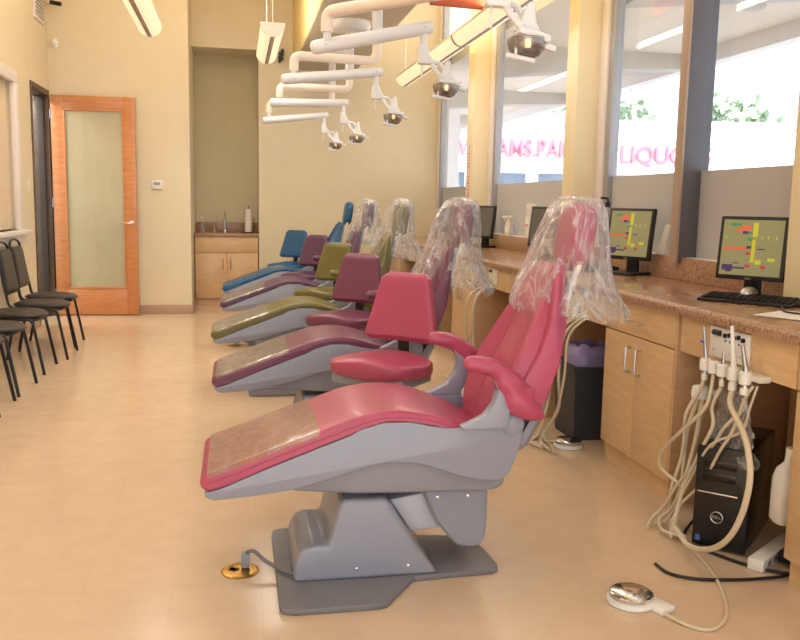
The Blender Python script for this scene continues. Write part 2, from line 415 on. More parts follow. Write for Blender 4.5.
obj('sash', bm, M['frame_white'], g)
bm = box(nb(), (XL-.055, 4.91, 1.01), (XL-.047, 8.39, 2.35)); obj('blind', bm, M['blind'], g)
# doorway in left wall: dark frame and a dark corridor beyond
bm = nb()
for a, c in (((9.12, 0), (9.17, 2.45)), ((9.92, 0), (9.97, 2.45)), ((9.17, 2.39), (9.92, 2.45))): box(bm, (XL-.15, a[0], a[1]), (XL+.012, c[0], c[1]), .004)
d0 = struct('door_1', bm, M['dark_wood'])
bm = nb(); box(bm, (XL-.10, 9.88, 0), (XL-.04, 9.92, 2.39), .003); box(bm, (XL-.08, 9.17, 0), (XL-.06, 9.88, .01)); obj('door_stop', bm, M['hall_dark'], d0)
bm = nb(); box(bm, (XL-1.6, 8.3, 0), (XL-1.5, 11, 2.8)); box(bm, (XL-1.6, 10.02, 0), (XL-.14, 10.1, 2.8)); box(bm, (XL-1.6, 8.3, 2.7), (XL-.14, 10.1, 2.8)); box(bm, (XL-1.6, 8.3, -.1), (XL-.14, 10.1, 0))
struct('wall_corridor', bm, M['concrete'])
light('corridor_lamp', 'AREA', (XL-.8, 9.3, 2.6), 45, (1, .95, .85), .5)  # added area light to brighten the corridor wall, no fitting modelled

# open glazed door leaf standing flat in front of the back wall
dr = thing('glazed_door', 'orange-brown wooden door with a tall frosted glass panel, standing open at the back wall', 'door', (-1.955, 9.95, 0), math.radians(-3))
W, Hh, T = .885, 2.405, .045
bm = nb()
box(bm, (0, -T/2, .012), (.125, T/2, Hh), .004); box(bm, (W-.125, -T/2, .012), (W, T/2, Hh), .004)
obj('stile', bm, M['door_wood'], dr)
bm = nb(); box(bm, (.125, -T/2, Hh-.14), (W-.125, T/2, Hh), .003); obj('top_rail', bm, M['door_wood'], dr)
bm = nb(); box(bm, (.125, -T/2, .012), (W-.125, T/2, 0.30), .003); obj('bottom_rail', bm, M['door_wood'], dr)
bm = nb()
for a, c in (((.125, 0.30), (.145, Hh-.14)), ((W-.145, 0.30), (W-.125, Hh-.14)), ((.125, 0.30), (W-.125, .325)), ((.125, Hh-.16), (W-.125, Hh-.14))):
    box(bm, (a[0], -T/2-.004, a[1]), (c[0], T/2+.004, c[1]), .003)
obj('glazing_bead', bm, M['door_wood'], dr)
bm = box(nb(), (.145, -.006, .28), (W-.145, .006, Hh-.16)); obj('glass_panel', bm, M['doorglass'], dr)
bm = nb(); lathe(bm, [(.026, 0), (.026, .01), (.012, .014), (.012, .05)], (W-.06, -T/2, 1.04), 20, 'Y'); bmesh.ops.scale(bm, vec=(1, -1, 1), space=Matrix.Translation((0, T/2, 0)), verts=bm.verts)
tube(bm, [(W-.06, -T/2-.045, 1.04), (W-.12, -T/2-.05, 1.04), (W-.18, -T/2-.047, 1.038)], .009)
tube(bm, [(W+.012, 0, 1.04), (W-.01, 0, 1.04)], .012)
obj('lever_handle', bm, M['chrome'], dr)
for z in (.25, 1.25, 2.2):
    bm = box(nb(), (-.035, -.02, z-.05), (.0, .012, z+.05), .003); tube(bm, [(-.004, -.024, z-.05), (-.004, -.024, z+.05)], .008, smooth_path=False); obj('hinge', bm, M['steel'], dr)

# small wall things
t = thing('thermostat', 'small white thermostat on the back wall right of the glazed door', 'thermostat', (-.86, YF+.02, 1.47))
obj('housing', box(nb(), (-.06, -.03, -.05), (.06, 0, .05), .008), M['white'], t)
obj('display', box(nb(), (-.04, -.032, -.005), (.035, -.029, .03), .001), M['pendant_strip'], t)
t = thing('motion_sensor', 'small white motion sensor high in the back left corner', 'sensor', (-1.9, YF+.02, 2.96))
bm = nb(); loft(bm, [[(.035*math.cos(a)*s, -d, .055*math.sin(a)*s) for a in [2*PI*j/16 for j in range(16)]] for s, d in ((1, 0), (1, .02), (.85, .04), (.4, .052))]); obj('housing', bm, M['white'], t)
obj('lens', box(nb(), (-.018, -.054, -.04), (.018, -.035, -.01), .004), M['offwhite'], t)
t = thing('security_camera', 'small black-tipped camera on a bracket high in the back left corner', 'camera', (-1.86, YF+.02, 3.36))
obj('bracket', tube(nb(), [(-.08, 0, 0), (-.08, -.1, 0), (-.02, -.12, -.01)], .014), M['offwhite'], t)
obj('body', tube(nb(), [(-.05, -.12, .0), (.06, -.14, -.02)], .022, smooth_path=False), M['black'], t)
t = thing('air_vent', 'white louvred air vent high on the left wall near the corner', 'vent', (XL, 9.62, 3.3))
obj('frame', box(nb(), (0, -.24, -.2), (.02, .2, .2), .004), M['frame_white'], t)
bm = nb()
for k in range(9): box(bm, (.018, -.2, -.16+.036*k), (.03, .16, -.15+.036*k), .001)
obj('louvres', bm, M['pendant_strip'], t)
t = thing('smoke_alarm_speaker', 'black oval fitting on the far wall above the lamp arms', 'speaker', (.56, YB, 3.06))
bm = nb(); loft(bm, [[(.03*math.cos(a)*s+.022*math.sin(a), -d, .085*math.sin(a)*s) for a in [2*PI*j/16 for j in range(16)]] for s, d in ((1, 0), (1, .04), (.7, .07))]); obj('housing', bm, M['black'], t)
obj('mounting_plate', box(nb(), (-.03, -.01, -.05), (.03, 0, .05)), M['black'], t)
t = tag(obj('light_switch', box(nb(), (0, -.035, -.055), (.008, .035, .055), .002), M['white'], loc=(XL, 8.88, 1.42)), 'white switch plate on the left wall between window and dark doorway', 'switch')

# growth tape on the column
t = thing('height_chart', 'pale strip printed with small dark marks, hanging on the third column from the right', 'wall chart', (2.37, 8.5, 1.08))
obj('strip', box(nb(), (-.006, 0, 0), (-.001, .11, .85), .001), M['canopy'], t)
bm = nb(); random.seed(4)
for k in range(24):
    z = .05+k*.033; box(bm, (-.008, .03, z), (-.006, .03+random.choice((.03, .05, .02)), z+.014))
obj('printed_marks', bm, M['red'], t)

# ---------------------------------------------------------------- niche: cabinet, worktop, sink things
def bar_handle(parent, p, q, out, r=.005):
    p, q, out = Vector(p), Vector(q), Vector(out)
    return obj('handle', tube(nb(), bend([p, p+out, q+out, q], .012), r, 8, smooth_path=False), M['steel'], parent)
t = thing('sink_cabinet', 'maple two-door sink cabinet in the back wall niche', 'cabinet', (-.105, YB, 0))
bm = box(nb(), (-.385, .03, .1), (.385, .56, .865)); box(bm, (-.385, .04, 0), (.385, .1, .1)); obj('body', bm, M['maple_edge'], t)
f = obj('false_front', box(nb(), (-.385, -.0, .67), (.385, .02, .865), .003), M['maple'], t)
for s in (-1, 1):
    d = obj('door', box(nb(), (min(0, s*.383)+.002, 0, .105), (max(0, s*.383)-.002, .02, .664), .003), M['maple'], t)
    bar_handle(d, (s*.045, 0, .46), (s*.045, 0, .6), (0, -.03, 0))
t = tag(obj('niche_worktop', box(box(nb(), (-.5, YB-.02, .866), (.29, 11.3, .905), .006), (-.5, 11.28, .905), (.29, 11.3, 1.03), .003), M['counter']), 'brown speckled worktop with splashback in the back wall niche', 'countertop')
t = thing('tap', 'tall curved chrome tap on the niche worktop', 'tap', (-.13, 11.14, .905))
obj('spout', tube(nb(), [(0, 0, 0), (0, 0, .2), (0, -.03, .27), (0, -.09, .28), (0, -.12, .24)], .011), M['chrome'], t)
obj('base', lathe(nb(), [(.025, 0), (.025, .02), (.014, .04)]), M['chrome'], t)
t = thing('soap_tap', 'short dark soap dispenser left of the tap in the niche', 'dispenser', (-.26, 11.14, .905))
obj('spout', tube(nb(), [(0, 0, 0), (0, 0, .14), (0, -.05, .15)], .009), M['steel'], t); obj('base', lathe(nb(), [(.018, 0), (.018, .02)]), M['steel'], t)
t = thing('soap_bottle', 'clear pump soap bottle at the left end of the niche worktop', 'bottle', (-.40, 11.0, .905))
obj('body', lathe(nb(), [(.03, 0), (.034, .01), (.034, .1), (.012, .125), (.012, .14)]), M['clearjar'], t); obj('pump', tube(nb(), [(0, 0, .14), (0, 0, .185), (-.03, 0, .187)], .007), M['white'], t)
t = thing('paper_towel_holder', 'paper towel roll on a dark upright stand at the right end of the niche', 'paper towels', (.165, 11.03, .905))
obj('base', lathe(nb(), [(.075, 0), (.075, .012), (.0, .014)]), M['black'], t); obj('pole', tube(nb(), [(0, 0, 0), (0, 0, .34)], .006, smooth_path=False), M['black'], t)
obj('paper_roll', lathe(nb(), [(.012, .014), (.045, .014), (.045, .3), (.012, .3)]), M['paper'], t)
obj('side_arm', tube(nb(), [(.07, 0, 0), (.07, 0, .2)], .005, smooth_path=False), M['black'], t)

# ---------------------------------------------------------------- right side cabinets and counter
XF = 1.87
P0 = 1.575
def cabinet(yc0, yc1, label):
    L_ = yc1-yc0
    t = thing('base_cabinet', label, 'cabinet', (XF, (yc0+yc1)/2, 0), group='maple cabinets under the long counter'); h = L_/2
    obj('body', box(nb(), (.02, -h, .1), (.6, h, .862)), M['maple_edge'], t)
    obj('toe_kick', box(nb(), (.035, -h, 0), (.055, h, .1)), M['maple'], t)
    d = obj('drawer', box(nb(), (0, -h+.004, .70), (.02, h-.004, .856), .003), M['maple'], t)
    bar_handle(d, (0, -.06, .765), (0, .06, .765), (-.028, 0, 0))
    for s in (-1, 1):
        d = obj('door', box(nb(), (0, min(0, s*(h-.004))+.002, .105), (.02, max(0, s*(h-.004))-.002, .694), .003), M['maple'], t)
        bar_handle(d, (0, s*.05, .52), (0, s*.05, .64), (-.03, 0, 0))
    obj('side_panel', box(nb(), (0, -h-.018, 0), (.6, -h, .862), .002), M['maple_edge'], t)
    return t
cl = ['maple two-door cabinet just left of the computer tower', 'maple cabinet behind the crimson chair backrest', 'maple cabinet behind the mauve chair backrest', 'maple cabinet behind the olive chair backrest', 'maple cabinet at the far end of the counter']
ends = [(3.33, 4.07)]
for k in range(5):
    y0 = 3.335+P0*k; y1 = 4.04+P0*k
    cabinet(y0, min(y1, YB-.03), cl[k])
cabinet(1.5, 2.515, 'maple cabinet cut off by the right edge of the view')
# apron panels and knee space backs
def apron(y0, y1, label):
    t = thing('apron_panel', label, 'panel', (XF, (y0+y1)/2, .7), group='panels over the knee spaces'); h = (y1-y0)/2
    obj('front', box(nb(), (0, -h+.001, 0), (.02, h-.02, .158), .002), M['maple'], t)
    obj('back_panel', box(nb(), (.55, -h+.001, -.7), (.57, h-.02, .16)), M['maple'], t)
    return t
al = ['maple apron panel carrying the white valve plate and handpieces', 'maple apron panel behind the crimson chair bag', 'maple apron panel behind the mauve chair bag', 'maple apron panel behind the olive chair bag', 'maple apron panel behind the purple chair bag']
for k in range(5):
    apron((2.47 if k else 2.52)+P0*k, 3.31+P0*k, al[k])
ct = thing('long_counter', 'long brown speckled counter running under the windows', 'countertop', (1.84, YB, .865))
bm = nb(); o_ = [(0, .0), (0, .024), (.012, .037), (.677, .037), (.677, 0)]
prism(bm, o_, 1.2-YB, -.0, 'Y', .004, 2)
obj('worktop', bm, M['counter_top'], ct)
bm = nb(); prism(bm, [(-.006, -.004), (-.006, .026), (.004, .0375), (.016, .040), (.016, -.004)], 1.2-YB, 0, 'Y', .003, 2); obj('front_edge', bm, M['counter'], ct)
bm = box(nb(), (.652, 1.2-YB, .037), (.677, 0, .165), .003); obj('splashback', bm, M['counter'], ct)
t = tag(obj('paper_sheet', box(nb(), (-.12, -.16, 0), (.12, .16, .003), 0, rot=Matrix.Rotation(.5, 3, 'Z')), M['paper'], loc=(2.13, 2.82, .9055)), 'white printed sheet lying on the counter by the right edge', 'paper')

# monitors + keyboards
def monitor(loc, rz, label):
    t = thing('monitor', label, 'monitor', loc, rz, 'monitors along the counter')
    # local: screen faces -X; width along Y, base at origin
    obj('base', box(nb(), (-.10, -.1, 0), (.1, .1, .015), .006), M['black'], t)
    bm = nb(); prism(bm, [(.03, .0), (.06, .0), (.05, .2), (.02, .2)], -.04, .04, 'Y', .006); obj('stand', bm, M['black'], t)
    bm = nb()
    W2, z0, z1 = .165, .085, .40
    box(bm, (-.03, -W2, z0), (.0, W2, z1), .006); box(bm, (0, -W2+.04, z0+.05), (.035, W2-.04, z1-.05), .012)
    lean = Matrix.Rotation(math.radians(7), 4, 'Y')
    bm.transform(Matrix.Translation((0, 0, z0)) @ lean @ Matrix.Translation((0, 0, -z0)))
    obj('casing', bm, M['black'], t)
    bm = box(nb(), (-.0315, -W2+.018, z0+.022), (-.0305, W2-.018, z1-.018))
    bm.transform(Matrix.Translation((0, 0, z0)) @ lean @ Matrix.Translation((0, 0, -z0)))
    s = obj('screen', bm, M['screen'], t)
    cols = [(60, 150, 110), (220, 110, 80), (70, 50, 110), (200, 200, 60), (190, 60, 90), (60, 140, 150)]
    # u runs from left of picture to right, v from top
    blocks = [(.12, .06, .3, .11, 0), (.28, .10, .48, .15, 1), (.22, .15, .48, .20, 1), (.33, .20, .42, .25, 2), (.42, .2, .5, .25, 0), (.50, .05, .58, .30, 3), (.42, .32, .5, .37, 0),
              (.5, .35, .56, .75, 3), (.42, .46, .5, .51, 2), (.02, .49, .42, .54, 1), (.42, .57, .5, .62, 4), (.6, .5, .72, .52, 2), (.22, .76, .32, .78, 2), (.04, .8, .22, .9, 2), (.1, .86, .2, .93, 2), (.22, .84, .42, .87, 2),
              (.42, .79, .5, .84, 4), (.58, .7, .68, .78, 3), (.78, .66, .9, .72, 3), (.68, .8, .76, .85, 4), (.15, .3, .17, .33, 0), (.05, .3, .07, .33, 3), (.65, .28, .67, .33, 3), (.75, .28, .77, .33, 3), (.88, .28, .9, .33, 3)]
    ms = []
    for i, c in enumerate(cols):
        nm = 'schedule_colour_%d' % i
        ms.append(bpy.data.materials.get(nm) or mat(nm, c, .3, emit=c, estr=.22))
    for u0, v0, u1, v1, ci in blocks:
        ys = (.147-u0*.294, .147-u1*.294); zs = (z1-.018-v0*.28, z1-.018-v1*.28)
        bm = box(nb(), (-.0325, min(ys), min(zs)), (-.0316, max(ys), max(zs)))
        bm.transform(Matrix.Translation((0, 0, z0)) @ lean @ Matrix.Translation((0, 0, -z0)))
        obj('schedule_block', bm, ms[ci], s)
    bm = text_bm('DELL', .014, .0005); place(bm, (-.0315, 0, z0+.011), (0, -1, 0), (0, 0, 1)); obj('maker_mark', bm, M['steel'], t)
    return t
MZ = .9035
mrz = math.radians(33)
mon = monitor((2.33, 3.52, MZ), mrz+.07, 'black monitor with a colourful schedule on screen, nearest, beside the cream column')
mon.scale = (.93, .93, .93)
ml = ['black monitor with colourful schedule, second from the right, in front of the white holder', 'dark monitor partly behind the bag on the crimson chair', 'dark monitor behind the bag on the mauve chair', 'small dark monitor at the far end of the counter near the far window']
for k, (x, y, a) in enumerate(((2.37, 4.84, 26), (2.37, 6.31, 22), (2.37, 8.01, 24), (2.37, 9.4, 22))):
    o = dup(mon, (x, y, MZ), math.radians(a), ml[k], {M['screen']: M['screen_off']} if k else None); o.scale = (1, 1, 1)
    if k:
        for q in children(o):
            for q2 in children(q):
                if q2.name.startswith('schedule_block'): bpy.data.objects.remove(q2)
def keyboard(loc, rz, label):
    t = thing('keyboard', label, 'keyboard', loc, rz, 'keyboards under the monitors')
    bm = nb(); prism(bm, [(-.09, -.0), (-.09, .012), (.07, .03), (.07, 0)], -.2, .2, 'Y', .004, 2); obj('body', bm, M['black'], t)
    bm = nb()
    for r_ in range(5):
        for c_ in range(14):
            x = -.075+r_*.026; y = -.188+c_*.0268; z = .0135+(x+.09)*.112
            box(bm, (x, y, z), (x+.02, y+.021, z+.007))
    obj('keys', bm, M['blackmetal'], t)
    return t
kb = keyboard((2.21, 3.33, MZ), mrz+.1, 'black keyboard below the nearest monitor')
dup(kb, (2.25, 5.17, MZ), math.radians(24), 'black keyboard below the second monitor from the right')
dup(kb, (2.27, 8.2, MZ), math.radians(24), 'black keyboard below the monitor behind the mauve chair')
t = thing('mouse', 'small computer mouse resting on the nearest keyboard', 'mouse', (2.25, 3.40, MZ+.032), .6)
bm = nb(); loft(bm, [[(x, .03*math.cos(a)*s, max(0, .03*math.sin(a))*s+.0) for a in [2*PI*j/14 for j in range(14)]] for x, s in ((-.055, .3), (-.045, .75), (-.02, 1), (.02, 1), (.045, .8), (.055, .3))]); obj('body', bm, M['steel'], t)
obj('mouse_cord', tube(nb(), [(.05, 0, .01), (.1, .05, .02), (.16, .06, .0)], .003), M['black'], t)
tag(obj('cable', tube(nb(), [(2.30, 3.36, .908), (2.32, 3.22, .91), (2.3, 3.05, .909), (2.2, 2.85, .908), (2.25, 2.6, .908), (2.35, 2.4, .908)], .005), M['black']), 'thin black cable trailing over the counter past the cream column', 'cable')
tag(obj('cable', tube(nb(), [(2.30, 3.40, .909), (2.27, 3.2, .909), (2.16, 3.03, .909), (2.12, 2.9, .912), (2.27, 2.7, .91), (2.3, 2.5, .908)], .0045), M['black']), 'second thin black cable curling over the white sheet on the counter', 'cable')

# bottles and boxes on the counter
t = thing('pump_bottle', 'tall clear pump bottle with black pump beside the second column', 'bottle', (2.53, 5.53, 1.032)); t.scale = (.84, .84, .84)
obj('body', lathe(nb(), [(.03, 0), (.036, .01), (.036, .2), (.026, .25), (.016, .29), (.016, .33)]), M['clearjar'], t)
bm = nb(); lathe(bm, [(.02, .33), (.02, .37), (.008, .375), (.008, .40)]); tube(bm, [(.0, 0, .4), (-.05, .03, .405)], .01); obj('pump', bm, M['black'], t)
t = thing('hand_soap', 'pale jar with a pink label left of the second monitor', 'bottle', (2.535, 5.42, 1.032)); t.scale = (.6, .6, .6)
obj('body', lathe(nb(), [(.028, 0), (.03, .01), (.03, .2), (.02, .22), (.02, .25)]), M['white'], t)
obj('wrap_label', lathe(nb(), [(.031, .07), (.031, .17)]), M['pink'], t)
t = thing('brochure_holder', 'white leaning brochure holder behind the second monitor', 'holder', (2.535, 4.70, 1.032)); t.scale = (.66, .66, .66)
bm = nb(); prism(bm, [(-.06, 0), (.045, 0), (.045, .27), (.02, .27)], -.05, .06, 'Y', .003); obj('stand', bm, M['white'], t)
bm = nb(); prism(bm, [(-.064, .01), (-.06, .01), (.016, .262), (.012, .262)], -.04, .05, 'Y'); obj('leaflet', bm, M['paper'], t)
t = thing('spray_bottle', 'white spray bottle on the counter left of the tissue box', 'bottle', (2.535, 7.72, 1.032)); t.scale = (.68, .68, .68)
obj('body', lathe(nb(), [(.04, 0), (.045, .02), (.045, .14), (.02, .2), (.016, .23)]), M['offwhite'], t)
bm = nb(); box(bm, (-.09, -.02, .23), (.04, .02, .27), .008); tube(bm, [(-.04, 0, .24), (-.06, 0, .19)], .006); obj('trigger_head', bm, M['white'], t)
obj('wrap_label', lathe(nb(), [(.046, .04), (.046, .12)]), M['paper'], t)
t = thing('jug', 'pale curved jug beside the spray bottle', 'jug', (2.535, 7.58, 1.032)); t.scale = (.62, .62, .62)
bm = nb(); lathe(bm, [(.05, 0), (.055, .05), (.035, .18), (.03, .25)]); obj('body', bm, M['clearjar'], t)
obj('handle', tube(nb(), [(.03, -.03, .22), (.05, -.06, .2), (.06, -.07, .1), (.045, -.04, .05)], .006), M['clearjar'], t)
t = thing('glove_box', 'white box with a red stripe standing behind the third monitor', 'box', (2.535, 7.10, 1.032)); t.scale = (.72, .72, .72)
obj('carton', box(nb(), (-.05, -.06, 0), (.05, .06, .25), .003), M['white'], t)
obj('printed_stripe', box(nb(), (-.052, -.05, .14), (-.05, .055, .165)), M['redsign'], t)
t = thing('tissue_carton', 'smaller white carton standing on top of the red-striped box', 'box', (2.535, 7.09, 1.2125)); t.scale = (.72, .72, .72)
obj('carton', box(nb(), (-.045, -.05, 0), (.045, .05, .16), .003), M['paper'], t)
obj('printed_panel', box(nb(), (-.047, -.035, .05), (-.045, .035, .12)), M['canopy'], t)

# ---------------------------------------------------------------- knee space by the camera: valve plate, handpieces, computer
t = thing('valve_plate', 'white control plate with small dark dials on the maple apron', 'control panel', (XF, 2.915, .785))
obj('plate', box(nb(), (-.012, -.13, -.058), (0, .13, .062), .003), M['white'], t)
obj('gauge', tube(nb(), [(-.015, .10, .04), (-.015, .05, .04)], .011, smooth_path=False), M['black'], t)
for k, y in enumerate((.02, -.01, -.04, -.07, -.10)):
    bm = nb(); lathe(bm, [(.009, -.02), (.009, -.012)], (0, y, .042 if k % 2 else .036), 12, 'X'); box(bm, (-.013, y-.004, .012), (-.0118, y+.004, .02)); obj('toggle', bm, M['blackmetal'], t)
for y in (.1, -.02, -.08):
    obj('screw', lathe(nb(), [(.004, -.014), (.004, -.012)], (0, y, -.03), 8, 'X'), M['steel'], t)
t = thing('handpiece_rack', 'row of white handpiece holders under the control plate', 'holder', (XF, 2.81, .705))
obj('rail', box(nb(), (-.05, -.16, -.012), (0, .16, .012), .004), M['offwhite'], t)
hy = (.15, .09, .03, -.04, -.115)
for y in hy:
    bm = nb(); lathe(bm, [(.014, -.025), (.022, -.02), (.022, .02), (.016, .025)], (-.075, y, 0), 14); box(bm, (-.06, y-.01, -.01), (-.03, y+.01, .01)); obj('holder', bm, M['white'], t)
def handp(y, top, r, label, mname, tilt=(0, 0)):
    t = thing('handpiece', label, 'dental instrument', (XF-.075, 2.81+y, .70), group=None)
    obj('barrel', tube(nb(), [(0, 0, -.03), (0, 0, .03), (tilt[0]*.5, tilt[1]*.5, .03+top*.5), (tilt[0], tilt[1], .03+top)], lambda s: r*(1-.55*s)), M[mname], t)
    obj('coupling', tube(nb(), [(0, 0, -.055), (0, 0, -.03)], r*1.15, smooth_path=False), M['white'], t)
    return t
h1 = handp(.15, .12, .011, 'slim steel handpiece at the left end of the holder row', 'steel', (0, .03))
obj('button', lathe(nb(), [(.008, 0), (.008, .008)], (-.012, .012, .09), 10), M['blue'], h1)
handp(.03, .05, .009, 'short steel handpiece in the middle of the holder row', 'steel')
handp(-.04, .15, .014, 'tall white handpiece in front of the control plate', 'white', (0, .03))
handp(-.115, .09, .014, 'stubby steel handpiece at the right end of the holder row', 'steel', (0, .03))
def hose(pts, r, label):
    return tag(obj('hose', tube(nb(), pts, r, 8), M['hose']), label, 'hose', 'ivory hoses hanging in front of the knee space')
X = 1.78
hose([(XF-.075, 2.96, .65), (X, 2.965, .6), (X-.03, 3.0, .5), (X-.02, 3.02, .4), (X-.01, 3.05, .3), (X-.03, 3.08, .15), (X-.02, 3.09, .06), (X-.05, 3.0, .035), (X-.06, 2.9, .03)], .0075, 'ivory hose hanging from the left end handpiece')
hose([(XF-.075, 2.90, .675), (X, 2.885, .62), (X-.02, 2.89, .545), (X-.04, 3.03, .41), (X-.04, 3.145, .31), (X-.04, 3.17, .25), (X-.03, 3.13, .215), (X-.02, 3.0, .20)], .0075, 'ivory hose sweeping left in a wide bow beside the tower')
hose([(XF-.075, 2.84, .64), (X, 2.85, .6), (X, 2.87, .55), (X-.01, 2.84, .49), (X-.02, 2.9, .37), (X-.02, 3.0, .2), (X-.03, 3.07, .08), (X-.06, 3.1, .03), (X-.1, 3.0, .02), (X-.07, 2.92, .03)], .0075, 'ivory hose crossing behind the bowed one down to the floor')
hose([(XF-.075, 2.77, .64), (1.76, 2.72, .60), (1.70, 2.54, .55), (1.67, 2.458, .50), (1.66, 2.425, .425), (1.66, 2.445, .318), (1.66, 2.496, .213), (1.66, 2.572, .133), (1.66, 2.676, .076), (1.66, 2.78, .055), (1.68, 2.90, .07)], .0105, 'thick ivory hose looping down in front of the black computer tower')
hose([(XF-.075, 2.695, .63), (X+.03, 2.72, .58), (X, 2.78, .5), (X-.0, 2.84, .42), (X-.01, 2.93, .32), (X-.03, 3.03, .2), (X-.04, 3.1, .09), (X-.08, 3.12, .03), (X-.14, 3.05, .015)], .0065, 'thin ivory hose slanting left from the right end handpiece')
hose([(XF-.05, 2.68, .68), (X+.02, 2.70, .62), (X+.01, 2.74, .5), (X+.0, 2.80, .4), (X, 2.90, .25), (X-.03, 3.0, .12), (X-.05, 3.02, .04), (X-.1, 2.93, .02)], .006, 'thin ivory hose beside the slanting one under the rack')
hose([(X+.03, 3.02, .56), (X+.0, 3.04, .4), (X, 3.05, .2), (X-.03, 3.07, .03)], .009, 'straight ivory hose below the white suction cup, left')
hose([(X+.03, 2.99, .56), (X+.02, 3.0, .4), (X-.01, 3.0, .25), (X-.05, 2.99, .09), (X-.08, 2.95, .03)], .009, 'straight ivory hose below the white suction cup, right')
hose([(XF-.04, 2.67, .68), (X+.04, 2.69, .6), (X+.03, 2.72, .5), (X-.02, 2.83, .42), (X-.02, 2.95, .25), (X-.04, 3.06, .05), (X-.08, 3.1, .012)], .005, 'thinnest ivory hose of the bunch beside the tower')
t = thing('suction_canister', 'clear suction cup with a white lid hanging left of the hoses', 'canister', (X+.03, 3.01, .56))
obj('lid', lathe(nb(), [(.032, 0), (.034, .02), (.03, .045), (.02, .05)]), M['white'], t); obj('bracket', box(nb(), (0, -.01, .01), (.075, .01, .03), .003), M['white'], t)
t = tag(obj('instrument_bag', nb(), M['bag']), 'crumpled clear plastic bag wrapped round the hoses above the tower', 'bag')
bm = nb(); random.seed(3)
rings = []
for i in range(16):
    v = i/15; z = .34+.27*v; ring = []
    for j in range(30):
        a = 2*PI*j/30; q = .75+.5*noise.noise(Vector((math.cos(a)*2.2, math.sin(a)*2.2, v*5)))
        ring.append((1.88+.05*math.cos(a)*q*(1.3-v*.5), 2.88+.13*math.sin(a)*q*(1.25-v*.6)+.03*(v-.5), z+.02*math.sin(a*3)))
    rings.append(ring)
loft(bm, rings, False); bm.to_mesh(t.data); bm.free(); smooth(t.data, 60)

# computer tower
cz = math.atan2(-.71, .70)
t = thing('computer_tower', 'black computer tower on the floor in the knee space', 'computer', (1.81, 2.815, 0), cz)
# local: x along front width, y back (depth)
obj('case', box(nb(), (-.098, .02, .012), (.098, .44, .405), .006), M['black2'], t)
f = obj('front_panel', box(nb(), (-.1, 0, .01), (.1, .022, .41), .008), M['black'], t)
for z in (.325, .275):
    obj('drive_bay', box(nb(), (-.072, -.003, z), (.05, .002, z+.036), .002), M['black2'], f)
obj('chrome_strip', box(nb(), (-.088, -.004, .225), (.06, .001, .231), .001), M['chrome'], f)
bm = nb(); tube(bm, [(.022*math.cos(a)-.01, -.003, .135+.022*math.sin(a)) for a in [2*PI*j/24 for j in range(25)]], .0022, 6, smooth_path=False); obj('logo_ring', bm, M['steel'], f)
bm = text_bm('DELL', .015, .0008); place(bm, (-.01, -.003, .135), (1, 0, 0), (0, 0, 1)); obj('logo_letters', bm, M['steel'], f)
obj('sticker', box(nb(), (-.085, -.002, .03), (-.068, .001, .052)), M['blue'], f)
obj('port_group', box(nb(), (.055, -.003, .22), (.08, .001, .28), .002), M['blackmetal'], f)
for x in (-.075, .075):
    obj('foot', box(nb(), (x-.015, .03, 0), (x+.015, .4, .013)), M['black'], t)
t = thing('power_strip', 'white power strip on the floor at the foot of the black tower', 'power strip', (1.99, 2.73, 0), math.radians(35))
obj('housing', box(nb(), (-.17, -.03, 0), (.17, .03, .045), .005), M['white'], t)
for k in range(5): obj('socket', box(nb(), (-.13+k*.055, -.0315, .012), (-.10+k*.055, -.0295, .034), .002), M['pendant_strip'], t)
t = thing('power_plug', 'black plug with cord pushed into the white power strip', 'plug', (2.00, 2.66, .035), math.radians(35))
obj('plug_body', box(nb(), (-.035, -.04, -.02), (.035, .025, .025), .008), M['black'], t)
obj('cord', tube(nb(), [(-.02, -.03, 0), (-.1, -.05, -.02), (-.22, 0.03, -.028), (-.36, .16, -.028), (-.4, .26, -.028), (-.36, .34, -.028)], .006), M['black'], t)
tag(obj('cable', tube(nb(), [(2.03, 2.62, .035), (2.02, 2.56, .02), (1.95, 2.58, .008), (1.85, 2.66, .008), (1.77, 2.8, .008), (1.735, 2.92, .008), (1.77, 2.99, .01), (1.85, 3.06, .03)], .006), M['black']), 'black cord lying on the floor before the tower', 'cable')
t = thing('white_jug', 'white rounded container on the floor at the right of the tower', 'container', (1.98, 2.655, .17)); t.scale = (.85, .85, .85)
bm = nb(); loft(bm, [[(.07*math.copysign(abs(math.cos(a))**.6, math.cos(a))*s, .05*math.copysign(abs(math.sin(a))**.6, math.sin(a))*s, z) for a in [2*PI*j/24 for j in range(24)]] for z, s in ((.0, .8), (.02, 1), (.2, 1), (.24, .8), (.27, .4), (.3, .35))]); obj('body', bm, M['white'], t)
obj('cap', lathe(nb(), [(.026, .3), (.026, .33)]), M['white'], t)
t = thing('wire_tag', 'white label card with red end clips on purple wires under the counter', 'label', (2.38, 2.86, .62))
obj('card', box(nb(), (-.004, -.045, -.065), (0, .045, .065), .002), M['white'], t)
obj('red_clip', box(nb(), (-.006, .03, -.068), (.001, .048, -.045)), M['red'], t); obj('red_clip', box(nb(), (-.006, -.048, -.068), (.001, -.03, -.045)), M['red'], t)
tag(obj('wire_bundle', tube(nb(), [(2.0, 3.0, .69), (2.15, 2.98, .64), (2.3, 2.9, .66), (2.38, 2.8, .68), (2.38, 2.6, .67)], .016), M['purple']), 'sagging purple wire bundle under the counter', 'cable')
tag(obj('wire_bundle', tube(nb(), [(2.3, 2.72, .70), (2.28, 2.68, .6), (2.3, 2.66, .5), (2.33, 2.65, .25), (2.3, 2.62, .05)], .007), M['blackmetal']), 'dark wire hanging at the right of the knee space', 'cable')
